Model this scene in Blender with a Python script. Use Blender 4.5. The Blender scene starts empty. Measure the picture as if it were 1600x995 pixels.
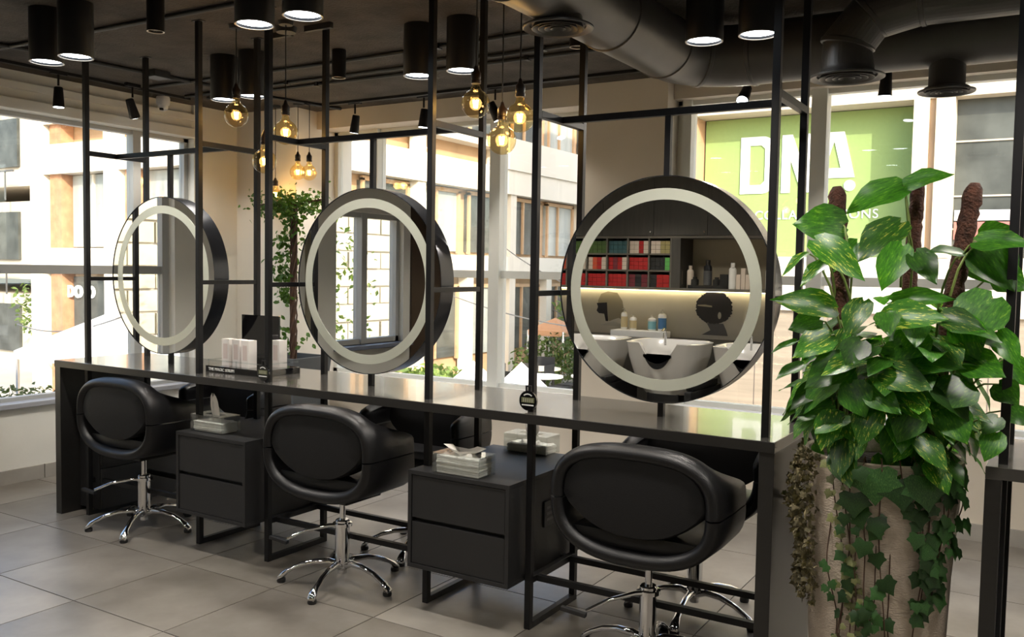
import bpy, bmesh, math, random
from mathutils import Vector, Matrix
random.seed(7)
PI = math.pi
SC = bpy.context.scene
COL = SC.collection

# ------------------------------------------------------------------ camera
yaw, pitch, roll = .5486, -.0556, .0168
fw = Vector((-math.sin(yaw)*math.cos(pitch), math.cos(yaw)*math.cos(pitch), math.sin(pitch)))
rt = Vector((math.cos(yaw), math.sin(yaw), 0)); upv = rt.cross(fw)
r2 = rt*math.cos(roll)+upv*math.sin(roll); u2 = -rt*math.sin(roll)+upv*math.cos(roll)
cam = bpy.data.cameras.new('camera'); cam.sensor_width = 36; cam.lens = 1398.1/1600*36
cam.clip_start = .05; cam.clip_end = 400
co = bpy.data.objects.new('camera', cam); COL.objects.link(co)
M = Matrix((r2, u2, -fw)).transposed().to_4x4(); M.translation = Vector((.246, -3.115, 1.473))
co.matrix_world = M; SC.camera = co
# ------------------------------------------------------------------ world, sun, exposure
W = bpy.data.worlds.new('sky'); SC.world = W; W.use_nodes = True
nt = W.node_tree; nt.nodes.clear()
sky = nt.nodes.new('ShaderNodeTexSky'); sky.sky_type = 'NISHITA'; sky.sun_disc = False
sky.sun_elevation = math.radians(32); sky.sun_rotation = math.radians(128); sky.air_density = 1.0; sky.dust_density = 2.5
bg = nt.nodes.new('ShaderNodeBackground'); bg.inputs[1].default_value = .45
wo = nt.nodes.new('ShaderNodeOutputWorld')
nt.links.new(sky.outputs[0], bg.inputs[0]); nt.links.new(bg.outputs[0], wo.inputs[0])
SUN_DIR = Vector((.72, -.56, .42)).normalized()
sl = bpy.data.lights.new('sun', 'SUN'); sl.energy = 4.8; sl.angle = math.radians(.6); sl.color = (1, .91, .74)
so = bpy.data.objects.new('sun', sl); COL.objects.link(so)
so.rotation_euler = SUN_DIR.to_track_quat('Z', 'Y').to_euler()
vs = SC.view_settings; vs.view_transform = 'Standard'; vs.look = 'None'; vs.gamma = 1; vs.exposure = 0.6
SC.display_settings.display_device = 'sRGB'
DOWN_W, SPOT_W, BULB_W = 34, 24, .6

# ------------------------------------------------------------------ materials
MATS = {}
def mat(name, col, rough=.5, metal=0, spec=.5, noise=0, nscale=8, bump=0, bscale=60, coat=0, emit=None, estr=0, stretch=None):
    if name in MATS: return MATS[name]
    m = bpy.data.materials.new(name); m.use_nodes = True; t = m.node_tree
    b = t.nodes['Principled BSDF']
    b.inputs['Base Color'].default_value = (*col, 1); b.inputs['Roughness'].default_value = rough
    b.inputs['Metallic'].default_value = metal; b.inputs['Specular IOR Level'].default_value = spec
    b.inputs['Coat Weight'].default_value = coat
    if emit: b.inputs['Emission Color'].default_value = (*emit, 1); b.inputs['Emission Strength'].default_value = estr
    if noise or bump:
        tc = t.nodes.new('ShaderNodeTexCoord'); mp = t.nodes.new('ShaderNodeMapping')
        if stretch: mp.inputs['Scale'].default_value = stretch
        t.links.new(tc.outputs['Object'], mp.inputs[0])
    if noise:
        n = t.nodes.new('ShaderNodeTexNoise'); n.inputs['Scale'].default_value = nscale; n.inputs['Detail'].default_value = 4
        r = t.nodes.new('ShaderNodeMapRange'); r.inputs['From Min'].default_value = .3; r.inputs['From Max'].default_value = .7
        r.inputs['To Min'].default_value = 1-noise; r.inputs['To Max'].default_value = 1+noise
        mx = t.nodes.new('ShaderNodeVectorMath'); mx.operation = 'SCALE'; mx.inputs[0].default_value = col
        t.links.new(mp.outputs[0], n.inputs[0]); t.links.new(n.outputs[0], r.inputs[0]); t.links.new(r.outputs[0], mx.inputs['Scale'])
        t.links.new(mx.outputs[0], b.inputs['Base Color'])
    if bump:
        n2 = t.nodes.new('ShaderNodeTexNoise'); n2.inputs['Scale'].default_value = bscale; n2.inputs['Detail'].default_value = 3
        bp_ = t.nodes.new('ShaderNodeBump'); bp_.inputs['Strength'].default_value = bump; bp_.inputs['Distance'].default_value = .01
        t.links.new(mp.outputs[0], n2.inputs[0]); t.links.new(n2.outputs[0], bp_.inputs['Height']); t.links.new(bp_.outputs[0], b.inputs['Normal'])
    MATS[name] = m
    return m
def glassmat(name, tint=(1, 1, 1), refl=.5, base=.04, rough=0.0):
    m = bpy.data.materials.new(name); m.use_nodes = True; t = m.node_tree; t.nodes.clear()
    o = t.nodes.new('ShaderNodeOutputMaterial'); mix = t.nodes.new('ShaderNodeMixShader')
    tr = t.nodes.new('ShaderNodeBsdfTransparent'); tr.inputs[0].default_value = (*tint, 1)
    gl = t.nodes.new('ShaderNodeBsdfGlossy'); gl.inputs['Roughness'].default_value = rough
    lw = t.nodes.new('ShaderNodeLayerWeight'); p = t.nodes.new('ShaderNodeMath'); p.operation = 'POWER'; p.inputs[1].default_value = 3.5
    ma = t.nodes.new('ShaderNodeMath'); ma.operation = 'MULTIPLY_ADD'; ma.inputs[1].default_value = refl; ma.inputs[2].default_value = base
    t.links.new(lw.outputs['Facing'], p.inputs[0]); t.links.new(p.outputs[0], ma.inputs[0]); t.links.new(ma.outputs[0], mix.inputs[0])
    t.links.new(tr.outputs[0], mix.inputs[1]); t.links.new(gl.outputs[0], mix.inputs[2]); t.links.new(mix.outputs[0], o.inputs[0])
    MATS[name] = m; return m
def emitmat(name, col, s):
    m = bpy.data.materials.new(name); m.use_nodes = True; t = m.node_tree; t.nodes.clear()
    o = t.nodes.new('ShaderNodeOutputMaterial'); e = t.nodes.new('ShaderNodeEmission'); e.inputs[0].default_value = (*col, 1); e.inputs[1].default_value = s
    t.links.new(e.outputs[0], o.inputs[0]); MATS[name] = m; return m
def leafmat(name, c1, c2, c3=None, rough=.35, trans=.3, scale=9, amt=.5):
    m = bpy.data.materials.new(name); m.use_nodes = True; t = m.node_tree; b = t.nodes['Principled BSDF']; o = t.nodes['Material Output']
    tc = t.nodes.new('ShaderNodeTexCoord'); mp = t.nodes.new('ShaderNodeMapping'); mp.inputs['Scale'].default_value = (2.6, .55, 1)
    oi = t.nodes.new('ShaderNodeObjectInfo'); ad = t.nodes.new('ShaderNodeVectorMath'); ad.operation = 'ADD'
    vm = t.nodes.new('ShaderNodeVectorMath'); vm.operation = 'SCALE'; vm.inputs[0].default_value = (7, 5, 3)
    t.links.new(oi.outputs['Random'], vm.inputs['Scale']); t.links.new(tc.outputs['Object'], mp.inputs[0])
    t.links.new(mp.outputs[0], ad.inputs[0]); t.links.new(vm.outputs[0], ad.inputs[1])
    n = t.nodes.new('ShaderNodeTexNoise'); n.inputs['Scale'].default_value = scale; n.inputs['Detail'].default_value = 5; n.inputs['Roughness'].default_value = .7
    t.links.new(ad.outputs[0], n.inputs[0])
    cr = t.nodes.new('ShaderNodeValToRGB'); e = cr.color_ramp.elements
    e[0].position = .35; e[0].color = (*c1, 1); e[1].position = .58; e[1].color = (*c2, 1)
    if c3: x = e.new(amt+.16); x.color = (*c3, 1)
    t.links.new(n.outputs[0], cr.inputs[0])
    mr = t.nodes.new('ShaderNodeMapRange'); mr.inputs['To Min'].default_value = .45; mr.inputs['To Max'].default_value = 1.5
    t.links.new(oi.outputs['Random'], mr.inputs[0])
    sc = t.nodes.new('ShaderNodeVectorMath'); sc.operation = 'SCALE'; t.links.new(cr.outputs[0], sc.inputs[0]); t.links.new(mr.outputs[0], sc.inputs['Scale'])
    t.links.new(sc.outputs[0], b.inputs['Base Color']); b.inputs['Roughness'].default_value = rough
    tl = t.nodes.new('ShaderNodeBsdfTranslucent'); br = t.nodes.new('ShaderNodeVectorMath'); br.operation = 'MULTIPLY'; br.inputs[1].default_value = (1.5, 1.7, .7)
    t.links.new(sc.outputs[0], br.inputs[0]); t.links.new(br.outputs[0], tl.inputs[0])
    mx = t.nodes.new('ShaderNodeMixShader'); mx.inputs[0].default_value = trans
    t.links.new(b.outputs[0], mx.inputs[1]); t.links.new(tl.outputs[0], mx.inputs[2]); t.links.new(mx.outputs[0], o.inputs[0])
    MATS[name] = m; return m

black = mat('black_powder_coat', (.007, .007, .008), .45, spec=.3, noise=.1)
plast = mat('black_plastic', (.01, .01, .011), .5)
leather = mat('black_leather', (.006, .006, .007), .40, spec=.38, bump=.12, bscale=240)
leather2 = mat('black_back_fabric', (.007, .007, .008), .6, spec=.35, bump=.1, bscale=300)
chrome = mat('chrome', (.72, .72, .73), .07, 1)
lam = mat('charcoal_laminate', (.020, .019, .018), .33, noise=.08, nscale=3, stretch=(1, 12, 12), bump=.03, bscale=90)
lamtop = mat('charcoal_worktop', (.060, .057, .052), .17, spec=1.0, coat=.35, noise=.1, nscale=4, stretch=(1, 10, 1))
cablam = mat('cabinet_laminate', (.015, .015, .016), .5, noise=.06)
mirror = mat('mirror_silver', (.86, .87, .86), .0, 1)
frost = mat('frosted_ring', (.60, .62, .53), .38, .35, spec=.6)
wallm = mat('painted_wall', (.74, .73, .67), .75, noise=.03, nscale=3, bump=.05, bscale=40)
wallw = mat('warm_painted_wall', (.60, .54, .45), .75, noise=.03, nscale=3, bump=.05, bscale=40)
frame = mat('window_frame_paint', (.66, .67, .63), .45)
wallc = mat('cream_wall', (.78, .74, .66), .75, noise=.03, nscale=3, bump=.05, bscale=40)
frameg = mat('grey_window_frame', (.42, .43, .42), .45)
ceil = mat('dark_sprayed_ceiling', (.060, .050, .040), .9, noise=.35, nscale=5, bump=.9, bscale=70)
ceilb = mat('dark_ceiling_metal', (.012, .012, .012), .5)
duct = mat('painted_duct', (.075, .070, .064), .42, metal=.35, noise=.15, nscale=4)
white = mat('white_plastic', (.78, .77, .75), .4)
paper = mat('white_card', (.74, .70, .66), .6)
tissue = mat('tissue_paper', (.80, .76, .70), .9, noise=.08, nscale=30, bump=.4, bscale=40)
acry = glassmat('clear_acrylic', (.93, .95, .95), .6, .08)
pane = glassmat('window_glass', (.96, .97, .96), .55, .05)
amber = glassmat('amber_glass', (1.0, .88, .60), .6, .07)
ledw = emitmat('lamp_lens', (.86, .93, 1), 14)
ledspot = emitmat('spot_lens', (.9, .95, 1), 10)
fil = emitmat('filament', (1, .62, .22), 60)
ledstrip = emitmat('led_strip', (1, .80, .42), 9)
stick = mat('socket_brown', (.02, .012, .008), .4)
ceramic = mat('glazed_ceramic', (.72, .70, .66), .12, coat=.3)
soil = mat('soil', (.02, .013, .008), .95, noise=.4, nscale=30, bump=1, bscale=60)
moss = mat('coir_pole', (.06, .022, .012), .95, noise=.5, nscale=60, bump=1, bscale=120)
potm = mat('stone_planter', (.56, .47, .38), .7, noise=.1, nscale=6, bump=.6, bscale=80, stretch=(1, 1, 3))
potd = mat('dark_planter', (.07, .08, .09), .5)
stemm = mat('green_stem', (.16, .22, .05), .5)
vinem = mat('brown_vine', (.07, .035, .02), .8, noise=.3, nscale=30)
pothos = leafmat('pothos_leaf', (.022, .10, .010), (.055, .20, .015), (.46, .50, .09), .36, .42, 9, .44)
pothosd = leafmat('pothos_leaf_plain', (.018, .08, .010), (.045, .165, .012), (.14, .28, .03), .36, .40, 10, .5)
ivym = leafmat('ivy_leaf', (.012, .045, .010), (.032, .095, .022), (.12, .20, .06), .40, .22, 30, .5)
ivyp = leafmat('pale_ivy_leaf', (.06, .09, .03), (.22, .22, .09), (.4, .36, .2), .5, .25, 40, .45)
drym = leafmat('dry_ivy_leaf', (.04, .035, .02), (.12, .10, .05), (.3, .25, .15), .8, .15, 30, .45)
figm = leafmat('small_tree_leaf', (.05, .12, .018), (.11, .24, .03), (.26, .34, .07), .45, .35, 30)

# ------------------------------------------------------------------ mesh helpers
class MB:
    def __init__(s): s.v = []; s.f = []
    def add(s, v, f):
        n = len(s.v); s.v += [Vector(p) for p in v]; s.f += [tuple(i+n for i in q) for q in f]; return s
    def box(s, x0, x1, y0, y1, z0, z1, c=0):
        if c <= 0:
            v = [(x, y, z) for z in (z0, z1) for y in (y0, y1) for x in (x0, x1)]
            return s.add(v, [(0, 2, 3, 1), (4, 5, 7, 6), (0, 1, 5, 4), (2, 6, 7, 3), (0, 4, 6, 2), (1, 3, 7, 5)])
        b = bmesh.new(); bmesh.ops.create_cube(b, size=1)
        for q in b.verts: q.co = Vector(((x0+x1)/2+q.co.x*(x1-x0), (y0+y1)/2+q.co.y*(y1-y0), (z0+z1)/2+q.co.z*(z1-z0)))
        bmesh.ops.bevel(b, geom=b.edges[:], offset=c, segments=2, affect='EDGES', profile=.6)
        b.verts.index_update(); v = [q.co.copy() for q in b.verts]; f = [tuple(w.index for w in q.verts) for q in b.faces]; b.free()
        return s.add(v, f)
    def tube(s, pts, r, n=10, cap=True):
        pts = [Vector(p) for p in pts]; R = r if isinstance(r, (list, tuple)) else [r]*len(pts); rings = []; prev = None
        for i, p in enumerate(pts):
            d = (pts[min(i+1, len(pts)-1)]-pts[max(i-1, 0)]).normalized()
            if prev is None: a = Vector((0, 0, 1)) if abs(d.z) < .9 else Vector((1, 0, 0)); x = a.cross(d).normalized()
            else: x = (prev-d*prev.dot(d)).normalized()
            prev = x; y = d.cross(x)
            rings.append([p+(x*math.cos(t*2*PI/n)+y*math.sin(t*2*PI/n))*R[i] for t in range(n)])
        v = [q for g in rings for q in g]; f = []
        for i in range(len(rings)-1):
            for j in range(n): a = i*n+j; b = i*n+(j+1) % n; f.append((a, b, b+n, a+n))
        if cap: f.append(tuple(reversed(range(n)))); f.append(tuple((len(rings)-1)*n+j for j in range(n)))
        return s.add(v, f)
    def lathe(s, prof, n=24, c=(0, 0, 0)):  # prof: (r,z)
        v = []; f = []; c = Vector(c)
        for r, z in prof: v += [c+Vector((max(r, 1e-4)*math.cos(t*2*PI/n), max(r, 1e-4)*math.sin(t*2*PI/n), z)) for t in range(n)]
        for i in range(len(prof)-1):
            for j in range(n): a = i*n+j; b = i*n+(j+1) % n; f.append((a, b, b+n, a+n))
        return s.add(v, f)
    def prism(s, pts, y0, y1, axis='y'):
        n = len(pts)
        mk = {'y': lambda a, b, t: (a, t, b), 'x': lambda a, b, t: (t, a, b), 'z': lambda a, b, t: (a, b, t)}[axis]
        v = [mk(a, b, y0) for a, b in pts]+[mk(a, b, y1) for a, b in pts]
        f = [tuple(range(n)), tuple(reversed(range(n, 2*n)))]+[(i+n, (i+1) % n+n, (i+1) % n, i) for i in range(n)]
        return s.add(v, f)
    def build(s, name, m, parent=None, smooth=False, world=True, angle=40):
        me = bpy.data.meshes.new(name); off = Vector((0, 0, 0))
        if parent is not None and world:
            p = parent
            while p is not None: off += p.location; p = p.parent
        me.from_pydata([tuple(q-off) for q in s.v], [], s.f)
        b = bmesh.new(); b.from_mesh(me); bmesh.ops.recalc_face_normals(b, faces=b.faces[:]); b.to_mesh(me); b.free()
        if m: me.materials.append(m)
        o = bpy.data.objects.new(name, me); COL.objects.link(o)
        if parent is not None: o.parent = parent
        if smooth:
            me.polygons.foreach_set('use_smooth', [True]*len(me.polygons))
            if angle: me.set_sharp_from_angle(angle=math.radians(angle))
        me.update(); return o
def tag(o, label, cat, group=None):
    o['label'] = label; o['category'] = cat
    if group: o['group'] = group
    return o
def thing(name, loc, label, cat, group=None, rz=0):
    o = bpy.data.objects.new(name, None); COL.objects.link(o); o.location = loc; o.rotation_euler = (0, 0, rz); o.empty_display_size = .05
    return tag(o, label, cat, group)
def struct(o): o['kind'] = 'structure'; return o
def kids(o): return [c for c in bpy.data.objects if c.parent is o]
def dup(o, loc=None, rz=None, label=None, group=None, parent=None):
    c = o.copy(); COL.objects.link(c)
    if parent is not None: c.parent = parent
    if loc is not None: c.location = loc
    if rz is not None: c.rotation_euler = (0, 0, rz)
    if label: c['label'] = label
    if group: c['group'] = group
    for k in o.children: dup(k, parent=c)
    return c
def part(name, m, p, fn, smooth=False, label=None, angle=40):
    b = MB(); fn(b); o = b.build(name, m, p, smooth, angle=angle)
    if label: o['label'] = label
    return o
def text(s, name, m, parent, loc, size, rot=(PI/2, 0, 0), ext=.002, off=0, align='CENTER', sx=1, spacing=1):
    c = bpy.data.curves.new(name, 'FONT'); c.body = s; c.size = size; c.extrude = ext; c.offset = off; c.align_x = align; c.space_character = spacing
    t = bpy.data.objects.new('tmp', c); me = bpy.data.meshes.new_from_object(t); bpy.data.objects.remove(t)
    me.materials.clear(); me.materials.append(m); o = bpy.data.objects.new(name, me); COL.objects.link(o)
    off_ = Vector((0, 0, 0)); p = parent
    while p is not None: off_ += p.location; p = p.parent
    o.parent = parent; o.location = Vector(loc)-off_; o.rotation_euler = rot; o.scale = (sx, 1, 1)
    return o
# ================================================================== ROOM SHELL
ZC = 2.71; XL = -5.6; XR = 2.02; YB = 2.45; YF = -5.3
# tiled floor: dark grout slab with one object per tile
fl = struct(MB().box(-5.75, 2.1, -5.42, 2.7, -.25, -.004).build('floor', mat('grout', (.05, .047, .044), .8)))
tm = bpy.data.materials.new('porcelain_tile'); tm.use_nodes = True; t = tm.node_tree; b = t.nodes['Principled BSDF']
tc = t.nodes.new('ShaderNodeTexCoord'); oi = t.nodes.new('ShaderNodeObjectInfo')
vm = t.nodes.new('ShaderNodeVectorMath'); vm.operation = 'SCALE'; vm.inputs[0].default_value = (11, 17, 5)
ad = t.nodes.new('ShaderNodeVectorMath'); n1 = t.nodes.new('ShaderNodeTexNoise'); n1.inputs['Scale'].default_value = 1.9; n1.inputs['Detail'].default_value = 5; n1.inputs['Roughness'].default_value = .6
cr = t.nodes.new('ShaderNodeValToRGB'); cr.color_ramp.elements[0].position = .3; cr.color_ramp.elements[1].position = .72
cr.color_ramp.elements[0].color = (.110, .096, .080, 1); cr.color_ramp.elements[1].color = (.275, .255, .225, 1)
mr = t.nodes.new('ShaderNodeMapRange'); mr.inputs['To Min'].default_value = .26; mr.inputs['To Max'].default_value = .42
L = t.links.new
L(oi.outputs['Random'], vm.inputs['Scale']); L(tc.outputs['Object'], ad.inputs[0]); L(vm.outputs[0], ad.inputs[1]); L(ad.outputs[0], n1.inputs[0])
L(n1.outputs[0], cr.inputs[0]); L(cr.outputs[0], b.inputs['Base Color']); L(n1.outputs[0], mr.inputs[0]); L(mr.outputs[0], b.inputs['Roughness'])
tile0 = None
for i in range(-5, 8):
    for j in range(-9, 5):
        x, y = -2.755+.598*i, -.262+.58*j
        if tile0 is None:
            tile0 = MB().box(.0025, .5955, .0025, .5775, -.012, 0, .0012).build('tile', tm, fl); tile0.location = (x, y, 0); continue
        c = tile0.copy(); COL.objects.link(c); c.location = (x, y, 0); c.parent = fl
ce = struct(MB().box(-5.8, 2.2, -5.5, 2.7, ZC, ZC+.3).build('ceiling', ceil))
# left wall: low wall, glazing, header, solid runs
wl = struct(MB().box(-5.76, XL, -1.12, 1.62, 0, .50).box(-5.76, XL, 1.62, 2.05, 0, ZC).box(-5.76, XL, -2.93, -1.12, 0, ZC)
    .box(-5.76, XL, -5.42, -3.95, 0, ZC).box(-5.76, XL, -3.95, -2.93, 0, .70).box(-5.76, XL, -3.95, -2.93, 2.0, ZC)
    .box(-5.76, XL-.03, -1.12, 1.62, 2.45, ZC).build('wall_left', wallm))
struct(MB().box(-5.76, -4.93, 2.05, 2.7, 0, ZC).build('wall_corner', wallc))
MB().box(XL-.03, XL+.02, -1.12, 1.62, 2.585, 2.635, .006).box(XL-.03, XL+.0, -1.12, 1.62, 2.515, 2.585).box(XL-.03, XL+.05, -1.12, 1.62, 2.45, 2.52, .006).build('curtain_ledge', wallm, wl)
MB().box(-5.76, XL+.045, -1.12, 1.62, .50, .535, .006).build('window_sill', mat('sill_stone', (.34, .35, .38), .3), wl)
basem = mat('baseboard_tile', (.30, .28, .25), .5, noise=.12, nscale=5)
bs = struct(MB().box(XL, XL+.012, -5.3, 2.05, 0, .004).build('baseboard_left', basem))
for k in range(13):
    y0 = -5.28+k*.565
    MB().box(XL, XL+.014, y0+.002, y0+.562, 0, .095, .002).build('tile', basem, bs)
wn = struct(MB().box(-5.74, -5.68, -1.12, 1.62, 1.385, 1.445).box(-5.74, -5.66, 1.12, 1.185, .535, 2.45).box(-5.73, -5.67, -1.12, -1.06, .535, 2.45)
    .box(-5.73, -5.67, 1.58, 1.62, .535, 2.45).box(-5.73, -5.67, -1.12, 1.62, .535, .56).box(-5.73, -5.67, -1.12, 1.62, 2.42, 2.45).build('window_1', frameg))
for (a, b_) in ((-1.06, 1.12), (1.185, 1.58)):
    for (c, d) in ((.56, 1.385), (1.445, 2.42)):
        MB().box(-5.708, -5.700, a, b_, c, d).build('pane', pane, wn)
w4 = struct(MB().box(-5.75, -5.66, -3.95, -3.90, .70, 2.0).box(-5.75, -5.66, -2.98, -2.93, .70, 2.0).box(-5.75, -5.64, -3.42, -3.34, .70, 2.0)
    .box(-5.75, -5.66, -3.95, -2.93, .70, .75).box(-5.75, -5.66, -3.95, -2.93, 1.95, 2.0).build('window_4', frameg))
for a, b_ in ((-3.90, -3.42), (-3.34, -2.98)): MB().box(-5.708, -5.702, a, b_, .75, 1.95).build('pane', pane, w4)
struct(MB().box(-5.76, -5.50, -4.0, -2.9, .66, .70, .006).build('trim_1', mat('blue_grey_sill', (.16, .18, .24), .3)))
struct(MB().box(XL, XL+.025, -5.28, -4.06, .1, ZC).build('trim_4', mat('brown_wall_panel', (.07, .045, .03), .5)))
struct(MB().box(XL, XL+.03, -2.60, -2.52, 0, ZC).build('trim_2', mat('olive_panel', (.24, .22, .16), .7)))
# back wall
struct(MB().box(-4.93, -2.55, YB, 2.7, 0, .56).box(-1.93, 2.1, YB, 2.7, 0, .56).box(-4.93, -2.55, 2.28, 2.7, 2.57, ZC).box(-1.93, 2.1, 2.40, 2.7, 2.58, ZC)
    .box(-2.55, -1.93, 2.30, 2.7, 0, ZC).build('wall_back', wallw))
struct(MB().box(-4.93, 2.0, YB-.014, YB, 0, .095).build('baseboard_back', basem))
struct(MB().box(-4.93, -2.55, 2.40, 2.62, .56, .59, .005).box(-1.93, 2.1, 2.38, 2.62, .56, .60, .005).build('trim_3', white))
def win(name, x0, x1, z0, z1, mull, m, zt=(1.40, 1.455)):
    b = MB().box(x0, x1, 2.49, 2.55, zt[0], zt[1]).box(x0, x1, 2.49, 2.55, z0, z0+.03).box(x0, x1, 2.49, 2.55, z1-.03, z1).box(x0, x0+.04, 2.49, 2.55, z0, z1).box(x1-.04, x1, 2.49, 2.55, z0, z1)
    for c, w in mull: b.box(c-w/2, c+w/2, 2.46, 2.57, z0, z1)
    o = struct(b.build(name, m)); xs = [x0+.04]+[q for c, w in mull for q in (c-w/2, c+w/2)]+[x1-.04]
    for i in range(0, len(xs), 2):
        for a, c in ((z0+.03, zt[0]), (zt[1], z1-.03)): MB().box(xs[i], xs[i+1], 2.522, 2.53, a, c).build('pane', pane, o)
win('window_2', -4.93, -2.55, .59, 2.57, [(-4.47, .045), (-3.33, .09)], frame)
win('window_3', -1.93, 2.05, .60, 2.58, [(-1.86, .06), (-1.03, .09), (.9, .09)], frame)
struct(MB().box(XR, XR+.12, -5.42, 2.7, 0, ZC).build('wall_right', wallm))
struct(MB().box(-5.76, XR+.12, -5.45, YF, 0, ZC).build('wall_front', wallm))

# ================================================================== FRAMES (steel post units through the desk)
PX = [-4.521, -3.563, -3.057, -2.076, -1.555, -.610]; PD = .392; PW = .0135; ZB = 2.09; ZL = .203
names_f = ['leftmost', 'middle', 'right-hand']
def sq(b, p, q, w=PW):
    x0, x1 = sorted((p[0], q[0])); y0, y1 = sorted((p[1], q[1])); z0, z1 = sorted((p[2], q[2]))
    if x1-x0 < 1e-6: x0 -= w; x1 += w
    if y1-y0 < 1e-6: y0 -= w; y1 += w
    if z1-z0 < 1e-6: z0 -= w; z1 += w
    return b.box(x0, x1, y0, y1, z0, z1, .0015)
for k in range(3):
    x0, x1 = PX[2*k], PX[2*k+1]; xm = (x0+x1)/2 if k < 2 else -1.078
    f = thing('steel_frame', (xm, PD/2, 0), 'black square-tube steel frame rising floor to ceiling around the %s round mirror' % names_f[k], 'frame', 'floor-to-ceiling mirror frames')
    for x in (x0, x1):
        for y in (0, PD): sq(MB(), (x, y, 0), (x, y, ZC)).build('post', black, f)
        for y in (0, PD): MB().box(x-.032, x+.032, y-.018, y+.018, ZC-.004, ZC-.0005).build('ceiling_plate', ceilb, f)
        sq(MB(), (x, PW, ZB), (x, PD-PW, ZB)).build('cross_bar', black, f)
        sq(MB(), (x, PW, 1.375), (x, PD-PW, 1.375), .011).build('cross_bar', black, f)
        sq(MB(), (x, PW, .0135), (x, PD-PW, .0135)).build('floor_bar', black, f)
        sq(MB(), (x, PW, ZL), (x, PD-PW, ZL)).build('low_bar', black, f)
    sq(MB(), (x0+PW, PD/2, ZB), (x1-PW, PD/2, ZB)).build('top_bar', black, f)
    R = .443
    sq(MB(), (x0+PW, PD/2+.02, 1.375), (xm-R+.01, PD/2+.02, 1.375), .011).build('side_bar', black, f)
    sq(MB(), (xm+R-.01, PD/2+.02, 1.375), (x1-PW, PD/2+.02, 1.375), .011).build('side_bar', black, f)
    sq(MB(), (xm, PD/2, 1.40+R-.005), (xm, PD/2, ZB-PW), .012).build('hanger', black, f)
    sq(MB(), (xm, PD/2, .90), (xm, PD/2, 1.40-R+.005), .012).build('stem', black, f)
# long low rails linking the units
for k, (a, b_) in enumerate([(-4.66, PX[2]), (PX[1], PX[2]), (PX[1], PX[4]), (PX[3], PX[4]), (PX[4], -.61)]): pass
for nm, y, s in (('front', .05, 'nearer'), ('rear', PD-.05, 'farther')):
    r = thing('foot_rail', (-2.6, y, ZL), 'long black low steel foot rail under the desk, %s of the pair' % s, 'rail', 'foot rails under the desk')
    for a, b_ in ((-4.66, PX[0]-PW), (PX[0]+PW, PX[1]-PW), (PX[1]+PW, PX[2]-PW), (PX[2]+PW, PX[3]-PW), (PX[3]+PW, PX[4]-PW), (PX[4]+PW, -.61)):
        sq(MB(), (a, y, ZL), (b_, y, ZL), .0125).build('rail_segment', black, r)

# ================================================================== MIRRORS
def ringmesh(b, r0, r1, y0, y1, cx, cz, n=96):
    v = []; f = []
    for r, y in ((r0, y0), (r1, y0), (r1, y1), (r0, y1)): v += [(cx+r*math.cos(t*2*PI/n), y, cz+r*math.sin(t*2*PI/n)) for t in range(n)]
    for s in range(4):
        for j in range(n): a = s*n+j; c = s*n+(j+1) % n; s2 = ((s+1) % 4)*n; f.append((a, c, s2+(j+1) % n, s2+j))
    return b.add(v, f)
def disc(b, r, y0, y1, cx, cz, n=96): return b.prism([(cx+r*math.cos(t*2*PI/n), cz+r*math.sin(t*2*PI/n)) for t in range(n)], y0, y1)
rimm = mat('dark_rim_metal', (.03, .033, .04), .22, .6)
ML = ['round mirror in the leftmost steel frame, farthest from the plant', 'round mirror in the middle steel frame reflecting a window', 'large round mirror nearest the potted plant reflecting shelves and basins']
mm = None
for k, xm in enumerate(((PX[0]+PX[1])/2-.03, (PX[2]+PX[3])/2-.004, -1.078)):
    f = thing('round_mirror', (xm, .205, 1.40), ML[k], 'mirror', 'round mirrors over the desk'); R = .443; cz = 1.40
    ringmesh(MB(), R-.0035, R, .155, .252, xm, cz).build('rim', rimm, f, True)
    disc(MB(), R-.0036, .158, .20, xm, cz).build('mirror_glass', mirror, f)
    disc(MB(), R-.0036, .215, .249, xm, cz).build('rear_mirror_glass', mirror, f)
    ringmesh(MB(), .350, .394, .1568, .1582, xm, cz).build('frosted_ring', frost, f)
    ringmesh(MB(), .350, .394, .2485, .2500, xm, cz).build('frosted_ring', frost, f)

# ================================================================== DESK + right desk
dk = thing('salon_desk', (-2.63, .21, 0), 'long charcoal styling desk with slab ends running under three round mirrors', 'desk')
part('worktop', lamtop, dk, lambda b: b.box(-4.714, -.555, -.084, .509, .862, .90, .0015))
part('front_edge', lam, dk, lambda b: b.box(-4.714, -.555, -.088, -.0842, .862, .899, .0008))
for x in (-4.714, -.607): part('side_panel', lam, dk, lambda b: b.box(x, x+.052, -.084, .509, 0, .8618, .0015))
d2 = thing('salon_desk', (1.0, .21, 0), 'second charcoal styling desk at the right edge beyond the potted plant', 'desk')
part('worktop', lamtop, d2, lambda b: b.box(.077, 1.85, -.072, .509, .862, .90, .0015))
for x in (.077, 1.80): part('side_panel', lam, d2, lambda b: b.box(x, x+.045, -.072, .509, 0, .8618, .0015))
f = thing('steel_frame', (.6, PD/2, 0), 'black steel frame on the second desk at the right edge of the photo', 'frame', 'floor-to-ceiling mirror frames')
for x in (.121, 1.08):
    for y in (0, PD): sq(MB(), (x, y, 0), (x, y, ZC)).build('post', black, f)
    sq(MB(), (x, PW, ZB), (x, PD-PW, ZB)).build('cross_bar', black, f)
sq(MB(), (.121+PW, PD/2, ZB), (1.08-PW, PD/2, ZB)).build('top_bar', black, f)

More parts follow.
